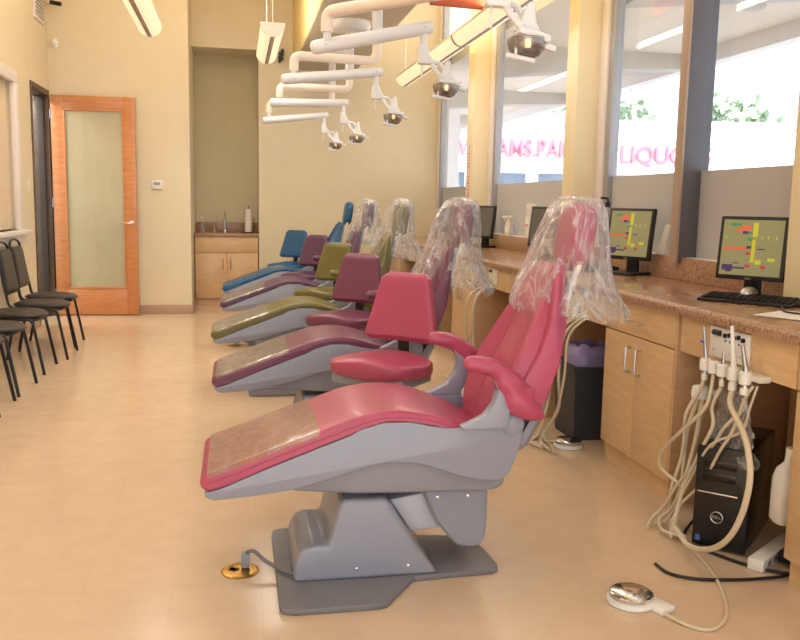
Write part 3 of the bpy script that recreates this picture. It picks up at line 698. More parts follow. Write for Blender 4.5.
# foot control
t = thing('foot_control', 'round steel foot pedal on a white base on the floor at bottom right', 'foot pedal', (1.287, 2.475, 0))
bm = nb(); lathe(bm, [(.076, 0), (.082, .006), (.078, .016), (.07, .02)], n=32); box(bm, (.02, -.12, 0), (.085, -.02, .022), .006, rot=Matrix.Rotation(.45, 3, 'Z'), piv=Vector((.03, -.04, .01))); obj('base', bm, M['white'], t)
obj('steel_disc', lathe(nb(), [(.068, .02), (.072, .024), (.072, .034), (.066, .039), (.02, .043), (0, .044)], n=32), M['chrome'], t)
obj('cord', tube(nb(), [(.06, -.11, .01), (.10, -.19, .006), (.16, -.225, .006), (.25, -.16, .006), (.33, -.02, .006), (.39, .15, .006), (.43, .35, .006), (.47, .5, .006), (.49, .58, .02)], .006), M['hose'], t)
t2 = thing('foot_control', 'round steel foot pedal on the floor before the charcoal bin', 'foot pedal', (1.783, 4.25, 0), 1.2)
obj('base', lathe(nb(), [(.076, 0), (.082, .006), (.078, .016), (.07, .02)], n=28), M['white'], t2)
obj('steel_disc', lathe(nb(), [(.068, .02), (.072, .026), (.072, .04), (.066, .045), (0, .05)], n=28), M['chrome'], t2)
obj('cord', tube(nb(), [(.03, .07, .02), (.06, .12, .01), (.12, .2, .006), (-.05, .4, .006)], .006), M['hose'], t2)
# charcoal bin with lavender bag in the next knee space
t = thing('waste_bin', 'charcoal square bin with a lavender liner in the second knee space', 'bin', (1.99, 4.50, 0), 0)
bm = nb(); loft(bm, [[(sx_*w_, sy_*l_, z) for sx_, sy_ in ((-1, -1), (1, -1), (1, 1), (-1, 1))] for w_, l_, z in ((.13, .14, .0), (.145, .165, .40), (.155, .175, .40), (.155, .175, .425), (.13, .15, .425), (.12, .14, .03))]); obj('body', bm, M['bin'], t)
bm = nb(); rings = []
for i in range(8):
    v = i/7
    rings.append([((.128+.03*v*noise.noise(Vector((a, v*3, 1))))*math.copysign(abs(math.cos(a))**.5, math.cos(a))*(1-.25*v), (.14+.05*v*noise.noise(Vector((a*1.3, v*3, 5))))*math.copysign(abs(math.sin(a))**.5, math.sin(a))*(1-.25*v), .41+.12*v+.05*v*noise.noise(Vector((math.cos(a)*2, math.sin(a)*2, 3)))) for a in [2*PI*j/28 for j in range(28)]])
loft(bm, rings, False); obj('liner', bm, M['purple_bag'], t)
tag(obj('yellow_folder', box(nb(), (1.93, 4.10, 0.02), (2.2, 4.112, .37), .001), M['yellow']), 'yellow folder standing between charcoal bin and maple cabinet', 'folder')
# hoses at the other stations
def station(yc, names, dens=4):
    random.seed(int(yc*10))
    for i, nme in enumerate(names):
        y = yc+.12-.045*i; x = 1.72+random.uniform(-.02, .03)
        hose([(XF-.02, y, .72), (x, y-.01, .62), (x-.01, y+.02*math.sin(i), .4), (x+random.uniform(-.03, .03), y+.05, .2), (x-.05, y+.06+.03*i, .03), (x-.15+.03*i, y+.02, .012), (x-.1, y-.12, .02)], .007 if i % 2 else .009, nme)
station(4.24, ['ivory hose hanging beside the charcoal bin, leftmost', 'ivory hose hanging beside the charcoal bin, second', 'ivory hose crossing the charcoal bin edge', 'ivory hose hanging before the charcoal bin, thinner'])
station(5.98, ['ivory hose hanging behind the bag of the mauve chair', 'ivory hose right of it behind the mauve chair bag', 'thinner ivory hose behind the mauve chair bag'])
# valve plates at further stations
for y, lb in ((4.42, 'small ivory control plate on the apron behind the crimson chair'), (5.98, 'small ivory control plate on the apron behind the mauve chair')):
    t = thing('valve_plate', lb, 'control panel', (XF, y, .785)); obj('plate', box(nb(), (-.012, -.1, -.055), (0, .1, .06), .003), M['offwhite'], t); obj('gauge', tube(nb(), [(-.015, .06, .04), (-.015, .02, .04)], .01, smooth_path=False), M['black'], t)

# ================================================================ DENTAL CHAIRS
def vinyl(name, col): return mat(name, col, .36, noise_amt=.05, scale=5, bump=.06, bscale=90, coat=.15)
V = dict(crimson=vinyl('crimson_vinyl', (176, 72, 104)), mauve=vinyl('mauve_vinyl', (118, 60, 88)), olive=vinyl('olive_vinyl', (110, 103, 54)), purple=vinyl('purple_vinyl', (92, 58, 86)), blue=vinyl('blue_vinyl', (22, 86, 130)))
OX = .5
def sh(bm, dx=-OX):
    bmesh.ops.translate(bm, verts=bm.verts, vec=(dx, 0, 0)); return bm
def interp(tab, x):
    for a, c in zip(tab, tab[1:]):
        if x <= c[0]:
            t = (x-a[0])/(c[0]-a[0]); t = max(0, min(1, t)); return [p+(q-p)*t for p, q in zip(a[1:], c[1:])]
    return list(tab[-1][1:])
def cushion_ring(hw, zb, zt, x, crown=.012, r=.022, n=6, dx=0):
    """closed ring in the YZ plane, rounded top corners"""
    pts = []
    r = min(r, (zt-zb)*.48)
    pts += [(-hw+.008, zb), (hw-.008, zb), (hw, zb+.008)]
    for i in range(n+1):
        a = i/n*PI/2; pts.append((hw-r+r*math.cos(a), zt-r+r*math.sin(a)))
    for i in range(1, 8):
        y = (hw-r)*(1-2*i/8); pts.append((y, zt+crown*(1-(y/(hw-r))**2)))
    for i in range(n+1):
        a = PI/2+i/n*PI/2; pts.append((-hw+r+r*math.cos(a), zt-r+r*math.sin(a)))
    pts.append((-hw, zb+.008))
    return [(x, y, z) for y, z in pts]
def make_chair(label, V0, sleeve=True):
    t = thing('dental_chair', label, 'dental chair', (OX, 2.94, 0), group='reclining dental chairs in a row')
    HW = .245
    # base plate
    bm = nb(); prism(bm, [(.15, -.385), (.175, -.395), (.45, -.395), (.475, -.385), (.60, -.21), (.89, -.19), (.915, -.175), (.92, -.15), (.91, .0), (.86, .13), (.60, .17), (.45, .30), (.16, .30), (.135, .28), (.13, .24), (.13, -.355), (.135, -.375)], 0, .022, 'Z', .005, 2, 60)
    obj('base_plate', sh(bm), M['grey_dark'], t)
    # pedestal cover
    bm = nb(); prism(bm, [(.185, .02), (.69, .02), (.60, .147), (.512, .291), (.50, .305), (.345, .305), (.305, .145), (.24, .148), (.205, .13), (.19, .09)], -.205, .17, 'Y', .024, 5, 14)
    pd = obj('pedestal_cover', sh(bm), M['grey'], t)
    bm = nb()
    for x, z in ((.40, .06), (.58, .06)): lathe(bm, [(.006, 0), (.006, -.003), (.003, -.004)], (x, -.205, z), 10, 'Y')
    obj('screws', sh(bm), M['chrome'], pd)
    # lift link and motor cover
    bm = nb(); prism(bm, [(.53, .262), (.66, .285), (.73, .15), (.61, .14)], -.10, .10, 'Y', .006); obj('lift_link', sh(bm), M['bright_steel'], t)
    bm = nb(); prism(bm, [(.64, .33), (.642, .299), (.684, .202), (.729, .14), (.765, .102), (.80, .092), (.842, .092), (.862, .105), (.872, .14), (.875, .184), (.875, .33)], -.16, .16, 'Y', .014, 4, 40)
    mc = obj('motor_cover', sh(bm), M['grey'], t)
    bm = nb()
    for x in (.69, .80): lathe(bm, [(.006, 0), (.006, -.003), (.003, -.004)], (x, -.16, .285), 10, 'Y')
    obj('screws', sh(bm), M['chrome'], mc)
    # seat shells
    bm = nb(); prism(bm, [(.12, .372), (.187, .352), (.27, .343), (.41, .331), (.62, .325), (.84, .32), (.885, .325), (.915, .345), (.90, .41), (.6, .46), (.45, .46), (.3, .42)], -.225, .225, 'Y', .014, 4, 20)
    obj('lower_shell', sh(bm), M['grey2'], t)
    SO = [(-.105, .362), (-.092, .349), (-.074, .342), (.04, .349), (.182, .366), (.326, .404), (.432, .438), (.499, .446), (.602, .438), (.671, .416), (.742, .389), (.813, .372), (.884, .368), (.915, .385), (.938, .43), (.962, .52), (.965, .56), (.955, .592), (.93, .60), (.905, .592), (.89, .57), (.87, .558), (.70, .556), (.638, .566), (.569, .581), (.48, .582), (.4, .560), (.367, .541), (.275, .507), (.105, .443), (-.055, .378), (-.105, .366)]
    bm = nb()
    for s in (-1, 1): prism(bm, SO, s*.25, s*.233, 'Y', .006, 3, 50)
    prism(bm, [(-.104, .362), (-.092, .350), (-.074, .343), (.04, .350), (.182, .367), (.326, .405), (.432, .439), (.499, .447), (.602, .439), (.671, .417), (.742, .390), (.813, .373), (.884, .369), (.914, .386), (.93, .42), (.90, .425), (.80, .47), (.70, .53), (.569, .56), (.48, .56), (.367, .525), (.275, .495), (.105, .43), (-.055, .372)], -.24, .24, 'Y')
    obj('seat_shell', sh(bm), M['grey'], t)
    for s in (-1, 1):
        obj('pivot_cap', sh(lathe(nb(), [(.040, 0), (.040, s*.006), (.034, s*.010), (0, s*.011)], (.925, s*.25, .565), 28, 'Y')), M['grey'], t)
    # seat and leg cushion
    tab = [(-.118, .392, .402), (-.112, .380, .416), (-.09, .371, .430), (-.055, .376, .442), (.042, .415, .476), (.105, .442, .500), (.275, .506, .560), (.367, .54, .594), (.42, .562, .608), (.48, .580, .616), (.54, .58, .618), (.60, .572, .612), (.66, .56, .599), (.72, .54, .578), (.77, .53, .56), (.84, .47, .53), (.93, .41, .48), (.955, .42, .465)]
    rings = []; xs = [-.118, -.112, -.09]+[-.06+.03*i for i in range(34)]
    for x in xs:
        zb, zt = interp(tab, x); hw = HW-.001 if x > -.1 else HW-.012
        if x > .74: hw = HW-.012-(x-.74)*.15
        rings.append(cushion_ring(hw, zb-.002, zt, x, .003 if x < .7 else -.006))
    obj('seat_cushion', sh(loft(nb(), rings)), V0, t)
    cu_ = [q for q in bpy.data.objects if q.parent == t and q.name.startswith('seat_cushion')][0]
    for s in (-1, 1):
        bm = tube(nb(), [(x, s*(HW-.0005 if x < .74 else HW-.012-(x-.74)*.15), (interp(tab, x)[0]*.5+interp(tab, x)[1]*.5)) for x in [-.09+.03*i for i in range(30)]], .0028, 6, smooth_path=False)
        obj('piping', sh(bm), V0, cu_)
    if sleeve:
        rings = []
        for x in [-.095+.0125*i for i in range(30)]:
            zb, zt = interp(tab, x); q = .003+.0012*noise.noise(Vector((x*20, 0, 0)))
            ring = cushion_ring(HW+.003, zb, zt+q, x, .004)
            rings.append([(p[0], p[1], p[2]+.0016*noise.noise(Vector((p[0]*14, p[1]*14, 2)))) for p in ring[4:-2]])
        obj('foot_sleeve', sh(loft(nb(), rings, False, False)), M['sleeve'], t)
    # backrest: axis from hip to head
    o0 = Vector((.93, 0, .50)); u = Vector((.305, 0, .80)).normalized(); nrm = Vector((-u.z, 0, u.x))
    def back_ring(s, hw, d0, dw, back, n=9):
        """front surface sampled across width: raised bolsters at the sides with a crease"""
        pts = []
        N = 22
        for i in range(N+1):
            v = -1+2*i/N; a = abs(v)
            if a < .52: d = d0-.012*(1-(a/.52)**2)
            elif a < .60: d = d0-.010
            else: q = (a-.60)/.40; d = d0-.004+(dw)*math.sin(q*PI*.62)*.9 if q < .6 else d0-.004+dw*math.sin(.6*PI*.62)*.9*math.sqrt(max(0, 1-((q-.6)/.4)**2))-(.03*((q-.6)/.4)**2)
            pts.append((v*hw, d))
        for i in range(N-1, 0, -3):
            v = -1+2*i/N; pts.append((v*hw*.96, back))
        c = o0+u*s
        return [tuple(c+nrm*d+Vector((0, y, 0))) for y, d in pts]
    prof = [(-.13, .20, .045, .01, -.015), (0, .215, .05, .03, -.03), (.06, .235, .055, .045, -.035), (.14, .25, .058, .05, -.035), (.22, .25, .055, .048, -.035), (.30, .235, .05, .04, -.03), (.38, .21, .047, .032, -.03), (.46, .175, .045, .024, -.026), (.54, .14, .042, .016, -.022), (.60, .118, .038, .008, -.02), (.635, .10, .028, .002, -.012)]
    rings = []
    for i in range(40):
        s = -.13+.765*i/39; q = interp(prof, s); rings.append(back_ring(s, *q))
    obj('back_cushion', sh(loft(nb(), rings)), V0, t)
    bm = nb(); rings = []
    for s, hw, f0, b0 in ((-.06, .17, -.0, -.06), (0, .235, -.02, -.075), (.10, .248, -.03, -.08), (.2, .245, -.03, -.075), (.3, .225, -.028, -.065), (.4, .19, -.025, -.055), (.5, .15, -.02, -.045), (.58, .12, -.015, -.035), (.60, .10, -.015, -.025)):
        c = o0+u*s
        rings.append([tuple(c+nrm*d+Vector((0, y, 0))) for y, d in ((-hw, f0), (-hw*.98, (f0+b0)/2), (-hw*.85, b0), (0, b0-.006), (hw*.85, b0), (hw*.98, (f0+b0)/2), (hw, f0), (0, f0+.004))])
    obj('back_shell', sh(loft(bm, rings)), M['grey'], t)
    # headrest
    hc = Vector((1.222, 0, 1.195)); uh = Vector((.15, 0, 1)).normalized(); nh = Vector((-uh.z, 0, uh.x))
    rings = []
    for i in range(13):
        v = -1+2*i/12; e = math.sqrt(max(.02, 1-abs(v)**5)); s = v*.125
        ring = []
        for j in range(28):
            a = 2*PI*j/28
            y = .122*e*math.copysign(abs(math.cos(a))**.65, math.cos(a)); d = (.047*math.copysign(abs(math.sin(a))**.75, math.sin(a)))*(.35+.65*e)
            ring.append(tuple(hc+uh*s+nh*d+Vector((0, y, 0))))
        rings.append(ring)
    obj('headrest', sh(loft(nb(), rings)), V0, t)
    bm = nb()
    p0 = o0+u*.44-nrm*.05; p1 = o0+u*.66-nrm*.045; p2 = o0+u*.74-nrm*.02
    for y in (-.035,):
        tube(bm, [p0+Vector((0, y-.055, 0)), p1+Vector((0, y-.055, 0))], .012, 8, smooth_path=False)
    tube(bm, [p0+Vector((0, .04, 0)), p1, p2], .014, 8)
    tube(bm, [p1+Vector((0, -.09, 0)), p1, p2], .012, 8)
    obj('headrest_bracket', sh(bm), M['white'], t)
    # armrests
    arm = [(.742, .784, .004, .008), (.748, .783, .018, .022), (.765, .781, .026, .031), (.80, .776, .029, .036), (.84, .766, .031, .037), (.87, .745, .035, .036), (.90, .712, .046, .034), (.925, .672, .056, .034), (.945, .645, .056, .032), (.975, .618, .04, .030), (1.01, .60, .022, .024), (1.03, .590, .004, .012)]
    for s in (-1, 1):
        sup = nb(); prism(sup, [(.735, .557), (.895, .557), (.905, .62), (.905, .69), (.888, .72), (.865, .745), (.838, .745), (.85, .715), (.858, .69), (.848, .645), (.815, .602), (.765, .578), (.738, .569)], s*.262-.024, s*.262+.024, 'Y', .008, 3, 30)
        a = obj('armrest', sh(sup), M['grey'], t)
        P = catmull([(x, z, 0) for x, z, _, _ in arm], 3); Q = catmull([(q, y, 0) for _, _, q, y in arm], 3)
        rings = []
        for i, p in enumerate(P):
            tg = (P[min(i+1, len(P)-1)]-P[max(i-1, 0)]).normalized(); nn = Vector((-tg.y, tg.x))
            ht, hy_ = max(Q[i].x, .002), max(Q[i].y, .003); ring = []
            for j in range(20):
                an = 2*PI*j/20; wob = 1+(.2*noise.noise(Vector((i*.32, an*1.4, s*3))) if 8 < i < len(P)-3 else 0)
                ring.append((p.x+nn.x*ht*math.sin(an)*wob, s*.268+hy_*math.cos(an)*wob, p.y+nn.y*ht*math.sin(an)*wob))
            rings.append(ring)
        obj('arm_pad', sh(loft(nb(), rings)), V0, a)
        # side bolster of the backrest reaching down to the arm pad
        bm = nb(); B0 = [(1.012, .592), (1.04, .65), (1.085, .77), (1.112, .90), (1.125, .99), (1.134, 1.07), (1.118, 1.085), (1.10, 1.06), (1.082, 1.0), (1.058, .91), (1.013, .81), (.966, .73), (.925, .668), (.905, .638), (.93, .612), (.975, .594)]
        prism(bm, B0, s*.215, s*.262, 'Y', .014, 4, 30)
        for v in bm.verts:
            k = max(0, min(1, (v.co.z-.75)/.34)); v.co.y -= s*.135*k*k
            v.co.y += .006*noise.noise(Vector((v.co.x*12, s, v.co.z*9)))
        obj('side_bolster', sh(bm), V0, t)
    # dial on inner face of far arm
    dl = obj('pivot_dial', sh(lathe(nb(), [(.032, 0), (.032, -.012), (.026, -.016), (.0, -.016)], (.905, .236, .565), 24, 'Y')), M['white'], t)
    obj('dial_hub', sh(lathe(nb(), [(.006, -.016), (.006, -.019)], (.905, .236, .57), 12, 'Y')), M['grey_dark'], dl)
    # mains plug and cord to floor box
    cd = obj('power_cord', sh(tube(nb(), [(.03, -.01, .045), (.035, -.01, .062), (.06, -.02, .065), (.09, -.06, .05), (.13, -.09, .035), (.17, -.14, .035), (.20, -.165, .035)], .007)), M['grey_dark'], t)
    obj('plug', sh(box(nb(), (.012, -.03, .008), (.042, .01, .058), .004)), M['grey'], cd)
    return t
ch = make_chair('crimson reclining dental chair on a grey base, nearest of the row', V['crimson'])
YC = [2.94, 4.52, 6.04, 7.78, 9.20]
cn = ['mauve dental chair, second of the row, behind the crimson one', 'olive green dental chair in the middle of the row', 'purple dental chair between the olive and the blue one', 'blue dental chair farthest back, without a plastic bag']
chairs = [ch]
for k, c in enumerate(('mauve', 'olive', 'purple', 'blue')):
    o = dup(ch, (OX-[.005, .05, .02, .02][k], YC[k+1], 0), 0, cn[k], {V['crimson']: V[c]})
    chairs.append(o)
    if c == 'blue':
        for q in children(o):
            if q.name.startswith('foot_sleeve'): bpy.data.objects.remove(q)
# floor outlets
ol = ['round brass floor outlet at the foot of the nearest chair', 'round brass floor outlet under the mauve chair', 'round brass floor outlet under the foot of the olive chair', 'round brass floor outlet under the purple chair', 'round brass floor outlet under the blue chair']
t = thing('floor_outlet', ol[0], 'floor outlet', (.008, 2.91, 0), group='brass floor outlets')
obj('cover', lathe(nb(), [(.067, 0), (.067, .003), (.06, .006), (.048, .006), (.046, .004), (0, .004)], n=36), M['brass'], t)
obj('cap_ring', lathe(nb(), [(.014, .004), (.018, .007), (.022, .004)], (-.025, .01, 0), n=20), M['brass'], t)
for k in range(4): dup(t, (.008-[.005, .05, .02, .02][k], YC[k+1]-.03, 0), None, ol[k+1])

# ---------------------------------------------------------------- plastic bags over the headrests
def bag(k, loc, label, spread=1, drop=1, seed=0, left=1):
    bm = nb(); rings = []; NJ = 84; NI = 44
    tab = [(0, 1.225, .008, .012, 1.345), (.02, 1.225, .04, .06, 1.342), (.06, 1.225, .072, .11, 1.33), (.12, 1.225, .09, .135, 1.30), (.3, 1.215, .112, .155, 1.22), (.5, 1.20, .135, .175, 1.12), (.68, 1.19, .16, .20, 1.04), (.85, 1.195, .195, .225, .97), (.95, 1.205, .215, .24, .925), (1, 1.205, .205, .235, .905)]
    for i in range(NI+1):
        v = i/NI; cx, hx, hy, z = interp(tab, v); z = 1.338-(1.338-z)*drop
        ring = []
        for j in range(NJ):
            a = 2*PI*j/NJ; ca, sa = math.cos(a), math.sin(a)
            n1 = noise.noise(Vector((ca*2.2+seed*7, sa*2.2, v*1.1)))
            n2 = 1-abs(noise.noise(Vector((ca*4.5, sa*4.5+seed*3, v*1.6+ca))))*2.4
            n3 = 1-abs(noise.noise(Vector((ca*7+seed, sa*7+v*5, v*7))))*2.4
            w_ = min(1, v*5)
            q = 1+w_*(.14*n1+.09*(n2-.5)+.03*(n3-.5))
            sp = 1+(spread-1)*v
            ring.append((cx+hx*ca*q*sp*(left if ca < 0 else 1), hy*sa*q*sp, z+w_*.02*n1-.02*v*ca*drop+.012*v*n2))
        rings.append(ring)
    loft(bm, rings, False); bm.faces.new([v for v in bm.verts][:NJ][::-1])
    o = obj('plastic_bag', bm, M['bag'], ang=180)
    o.location = loc
    return tag(o, label, 'plastic bag', 'clear bags over the headrests')
bag(0, (0, 2.94, 0), 'clear plastic bag draped over the crimson headrest', 1.0, 1.0, 1)
bag(1, (-.01, 4.52, 0), 'clear plastic bag draped over the mauve headrest', 1.0, 1.15, 2, 1.2)
bag(2, (-.05, 6.04, 0), 'clear plastic bag draped over the olive headrest', .9, 1.0, 3, .9)
bag(3, (-.02, 7.78, 0), 'clear plastic bag draped over the purple headrest', .85, .95, 4, .9)

# ---------------------------------------------------------------- assistant stools
def make_stool(V0, label):
    t = thing('dentist_stool', label, 'stool', (.66, 3.80, 0), 0, 'padded stools between the dental chairs')
    # local frame: front is -Y ; seat centre at origin
    rings = []
    for i in range(19):
        v = -1+2*i/18; x = v*.235; e = (1-abs(v)**5)**.5 if abs(v) < 1 else .05; e = max(e, .12)
        dz = .012*math.cos(v*PI)+.006
        ring = []
        for j in range(32):
            a = 2*PI*j/32
            y = .19*e*math.copysign(abs(math.cos(a))**.45, math.cos(a)); z = .043*math.copysign(abs(math.sin(a))**.4, math.sin(a))*(.7+.3*e)
            z += dz-(.022*math.cos(v*PI*1.0)*(1 if y < 0 else .3) if math.sin(a) < 0 else 0)*.8
            ring.append((x, y*(1.0-.1*abs(v)), .575+z))
        rings.append(ring)
    rings = [[(p[0], p[1], p[2]-.02) for p in q] for q in rings]
    obj('seat', loft(nb(), rings), V0, t)
    bm = nb(); box(bm, (-.19, -.14, .48), (.19, .15, .535), .015); obj('seat_pan', bm, M['grey'], t)
    # backrest, trapezoid leaning a little
    rings = []
    for i in range(15):
        v = i/14; hw = .20-.075*v; 
        if i == 0: hw *= .86
        if i == 14: hw *= .8
        dep = .034*(1 if 0 < i < 14 else .45)
        ring = []
        for j in range(28):
            a = 2*PI*j/28
            x = hw*math.copysign(abs(math.cos(a))**.3, math.cos(a)); y = dep*math.copysign(abs(math.sin(a))**.6, math.sin(a))
            ring.append((x, .19+y+.05*v-.25*x*x*2, .655+.32*v))
        rings.append(ring)
    obj('backrest', loft(nb(), rings), V0, t)
    obj('back_post', box(nb(), (-.025, .195, .53), (.025, .225, .72), .004), M['black'], t)
    obj('back_bar', box(nb(), (-.025, .05, .50), (.025, .225, .53), .004), M['black'], t)
    obj('column', tube(nb(), [(0, 0, .08), (0, 0, .51)], .025, 16, smooth_path=False), M['blackmetal'], t)
    for k in range(5):
        a = 2*PI*k/5+.3; c_, s_ = math.cos(a), math.sin(a)
        lg = obj('leg', tube(nb(), [(0, 0, .09), (.15*c_, .15*s_, .085), (.26*c_, .26*s_, .062)], lambda q: .02-.007*q, 8), M['black'], t)
        bm = nb(); lathe(bm, [(.024, -.012), (.026, -.008), (.026, .008), (.024, .012)], (.26*c_, .26*s_, .027), 16, 'Y'); tube(bm, [(.26*c_, .26*s_, .03), (.26*c_, .26*s_, .065)], .006, 6, smooth_path=False); obj('caster', bm, M['black'], lg)
    return t
st = make_stool(V['crimson'], 'crimson padded stool between the crimson and mauve chairs')
srz = math.radians(-40)
st.rotation_euler.z = srz
sl = ['mauve padded stool between the mauve and olive chairs', 'olive padded stool between the olive and purple chairs', 'purple padded stool between the purple and blue chairs', 'blue padded stool behind the blue chair']
for k, (c, x, y, z) in enumerate((('mauve', .67, 5.36, .0), ('olive', .70, 6.92, .0), ('purple', .68, 8.55, 0), ('blue', .60, 9.95, 0))):
    dup(st, (x, y, z), srz if c != 'blue' else math.radians(-30), sl[k], {V['crimson']: V[c]})

# ================================================================ OVERHEAD DENTAL LIGHTS
def dental_light(label, yc, elbow, post, sp0, sp1, tilt=0, za=2.30):
    """elbow/post: (x,y) of the two risers; sp0/sp1: (x,y,z) ends of the spring arm"""
    t = thing('dental_light', label, 'dental light', (post[0], post[1], 2.905), group='ceiling mounted dental lights')
    org = Vector((post[0], post[1], 2.905))
    def T(p): return Vector(p)-org
    obj('ceiling_plate', lathe(nb(), [(.19, 0), (.19, -.04), (.165, -.075), (.05, -.085), (.04, -.12)], n=36), M['white_enamel'], t)
    ex, ey = elbow
    bm = nb(); tube(bm, bend([T((post[0], post[1], 2.84)), T((post[0], post[1], za)), T((ex, ey, za)), T((ex, ey, za-.10))], .06), .032, 14, smooth_path=False); obj('radius_arm', bm, M['pink_enamel'], t)
    obj('post_sleeve', tube(nb(), [T((post[0], post[1], 2.83)), T((post[0], post[1], 2.5))], .038, 16, smooth_path=False), M['white_enamel'], t)
    obj('elbow_pin', tube(nb(), [T((ex, ey, za-.09)), T((ex, ey, sp0[2]+.02))], .02, 12, smooth_path=False), M['white_enamel'], t)
    a, c = Vector(sp0), Vector(sp1); dirv = (c-a).normalized()
    a2 = a-dirv*.06
    P_ = [T(a2-dirv*.012), T(a2), T(a2+(c-a2)*.5), T(c), T(c+dirv*.006)]
    sa = obj('spring_arm', tube(nb(), [T(a2-dirv*.014), T(a2-dirv*.004), T(a2+dirv*.02), T(c-dirv*.01), T(c)], lambda q: [.016, .032, .037, .034, .032][min(4, int(round(q*4)))], 18, smooth_path=False), M['white_enamel'], t)
    bm = nb()
    for q in (.1, .93):
        p = a2+(c-a2)*q; lathe(bm, [(.006, -.036), (.006, -.039)], T(p), 8, 'Y')
    obj('screws', bm, M['steel'], sa)
    e = c-dirv*.045
    obj('drop_pin', tube(nb(), [T(e), T(e-Vector((0, 0, .09)))], .018, 12, smooth_path=False), M['white_enamel'], t)
    # yoke housing
    h0 = e-Vector((0, 0, .085))
    bm = nb(); prism(bm, [(-.022, 0), (.018, 0), (.028, -.045), (.062, -.085), (.055, -.10), (-.028, -.10), (-.03, -.05)], -.024, .024, 'Y', .008, 3, 30); bmesh.ops.translate(bm, verts=bm.verts, vec=T(h0)); obj('yoke_housing', bm, M['white_enamel'], t)
    bm = nb(); tube(bm, [T(h0+Vector((-.005, 0, -.1))), T(h0+Vector((-.005, 0, -.17)))], .006, 8, smooth_path=False); obj('tension_rod', bm, M['white_enamel'], t)
    # head
    hc = h0+Vector((.125, -.01, -.215))
    bm = nb()
    tube(bm, [T(h0+Vector((.045, 0, -.085))), T(h0+Vector((.06, -.03, -.13))), T(hc+Vector((-.03, -.03, .045)))], .013, 8)
    tube(bm, [T(h0+Vector((.05, 0, -.085))), T(h0+Vector((.10, .03, -.09))), T(hc+Vector((.03, .03, .045)))], .012, 8)
    obj('yoke', bm, M['white_enamel'], t)
    bm = nb(); prism(bm, [(-.055, .035), (-.03, .07), (.0, .135), (.022, .14), (.03, .07), (.05, .035)], -.016, .016, 'Y', .008, 3, 30)
    bmesh.ops.translate(bm, verts=bm.verts, vec=T(hc)); 
    hd = obj('lamp_head', bm, M['white_enamel'], t)
    bm = nb(); box(bm, (-.045, -.05, .012), (.075, .05, .040), .01); box(bm, (.06, -.012, .0), (.115, .012, .022), .008)
    bmesh.ops.rotate(bm, verts=bm.verts, cent=(0, 0, .02), matrix=Matrix.Rotation(math.radians(9+tilt), 3, 'Y')); bmesh.ops.translate(bm, verts=bm.verts, vec=T(hc)); obj('head_frame', bm, M['white_enamel'], hd)
    bm = nb(); lathe(bm, [(.068, .014), (.070, .008), (.064, -.022), (.045, -.045), (.018, -.055), (.017, -.052), (.043, -.042), (.061, -.02), (.066, .008)], n=28); bmesh.ops.translate(bm, verts=bm.verts, vec=T(hc)); obj('reflector', bm, M['reflector'], hd)
    bm = nb(); lathe(bm, [(.008, .014), (.010, -.02), (.019, -.04), (.016, -.055), (0, -.056)], n=16); bmesh.ops.translate(bm, verts=bm.verts, vec=T(hc)); obj('bulb_shield', bm, M['grey_dark'], hd)
    bm = nb(); lathe(bm, [(.009, .01), (.011, .0), (.010, -.018)], n=12); bmesh.ops.translate(bm, verts=bm.verts, vec=T(hc+Vector((0, -.014, 0)))); obj('bulb', bm, M['bulb'], hd)
    bm = nb(); tube(bm, [T(hc+Vector((-.085, -.04, -.052))), T(hc+Vector((.02, -.03, -.066)))], .009, 10, smooth_path=False); tube(bm, [T(hc+Vector((-.05, -.035, -.05))), T(hc+Vector((-.045, -.02, .01)))], .005, 6, smooth_path=False); obj('handle', bm, M['white_enamel'], hd)
    return t
dental_light('white dental light nearest the camera, top centre, its arm out of view', YC[0], (.42, 2.6), (1.0, 2.7), (.36, 2.9, 2.08), (.93, 2.96, 2.18), 6)
dental_light('white dental light on the thick arm second from the front', YC[1], (.47, 4.50), (1.04, 3.85), (.46, 4.52, 2.105), (1.03, 4.54, 2.235), 0, 2.27)
dental_light('white dental light over the olive chair with its post showing', YC[2], (.405, 6.04), (.99, 6.10), (.39, 6.04, 2.145), (1.025, 6.06, 2.222))
dental_light('white dental light on a nearly level arm over the purple chair', YC[3], (.395, 7.78), (1.02, 7.80), (.38, 7.78, 2.175), (1.01, 7.80, 2.20), 0, 2.32)
dental_light('white dental light farthest back, over the blue chair', YC[4], (.355, 9.20), (1.02, 9.22), (.36, 9.20, 2.155), (.98, 9.22, 2.23), 0, 2.33)

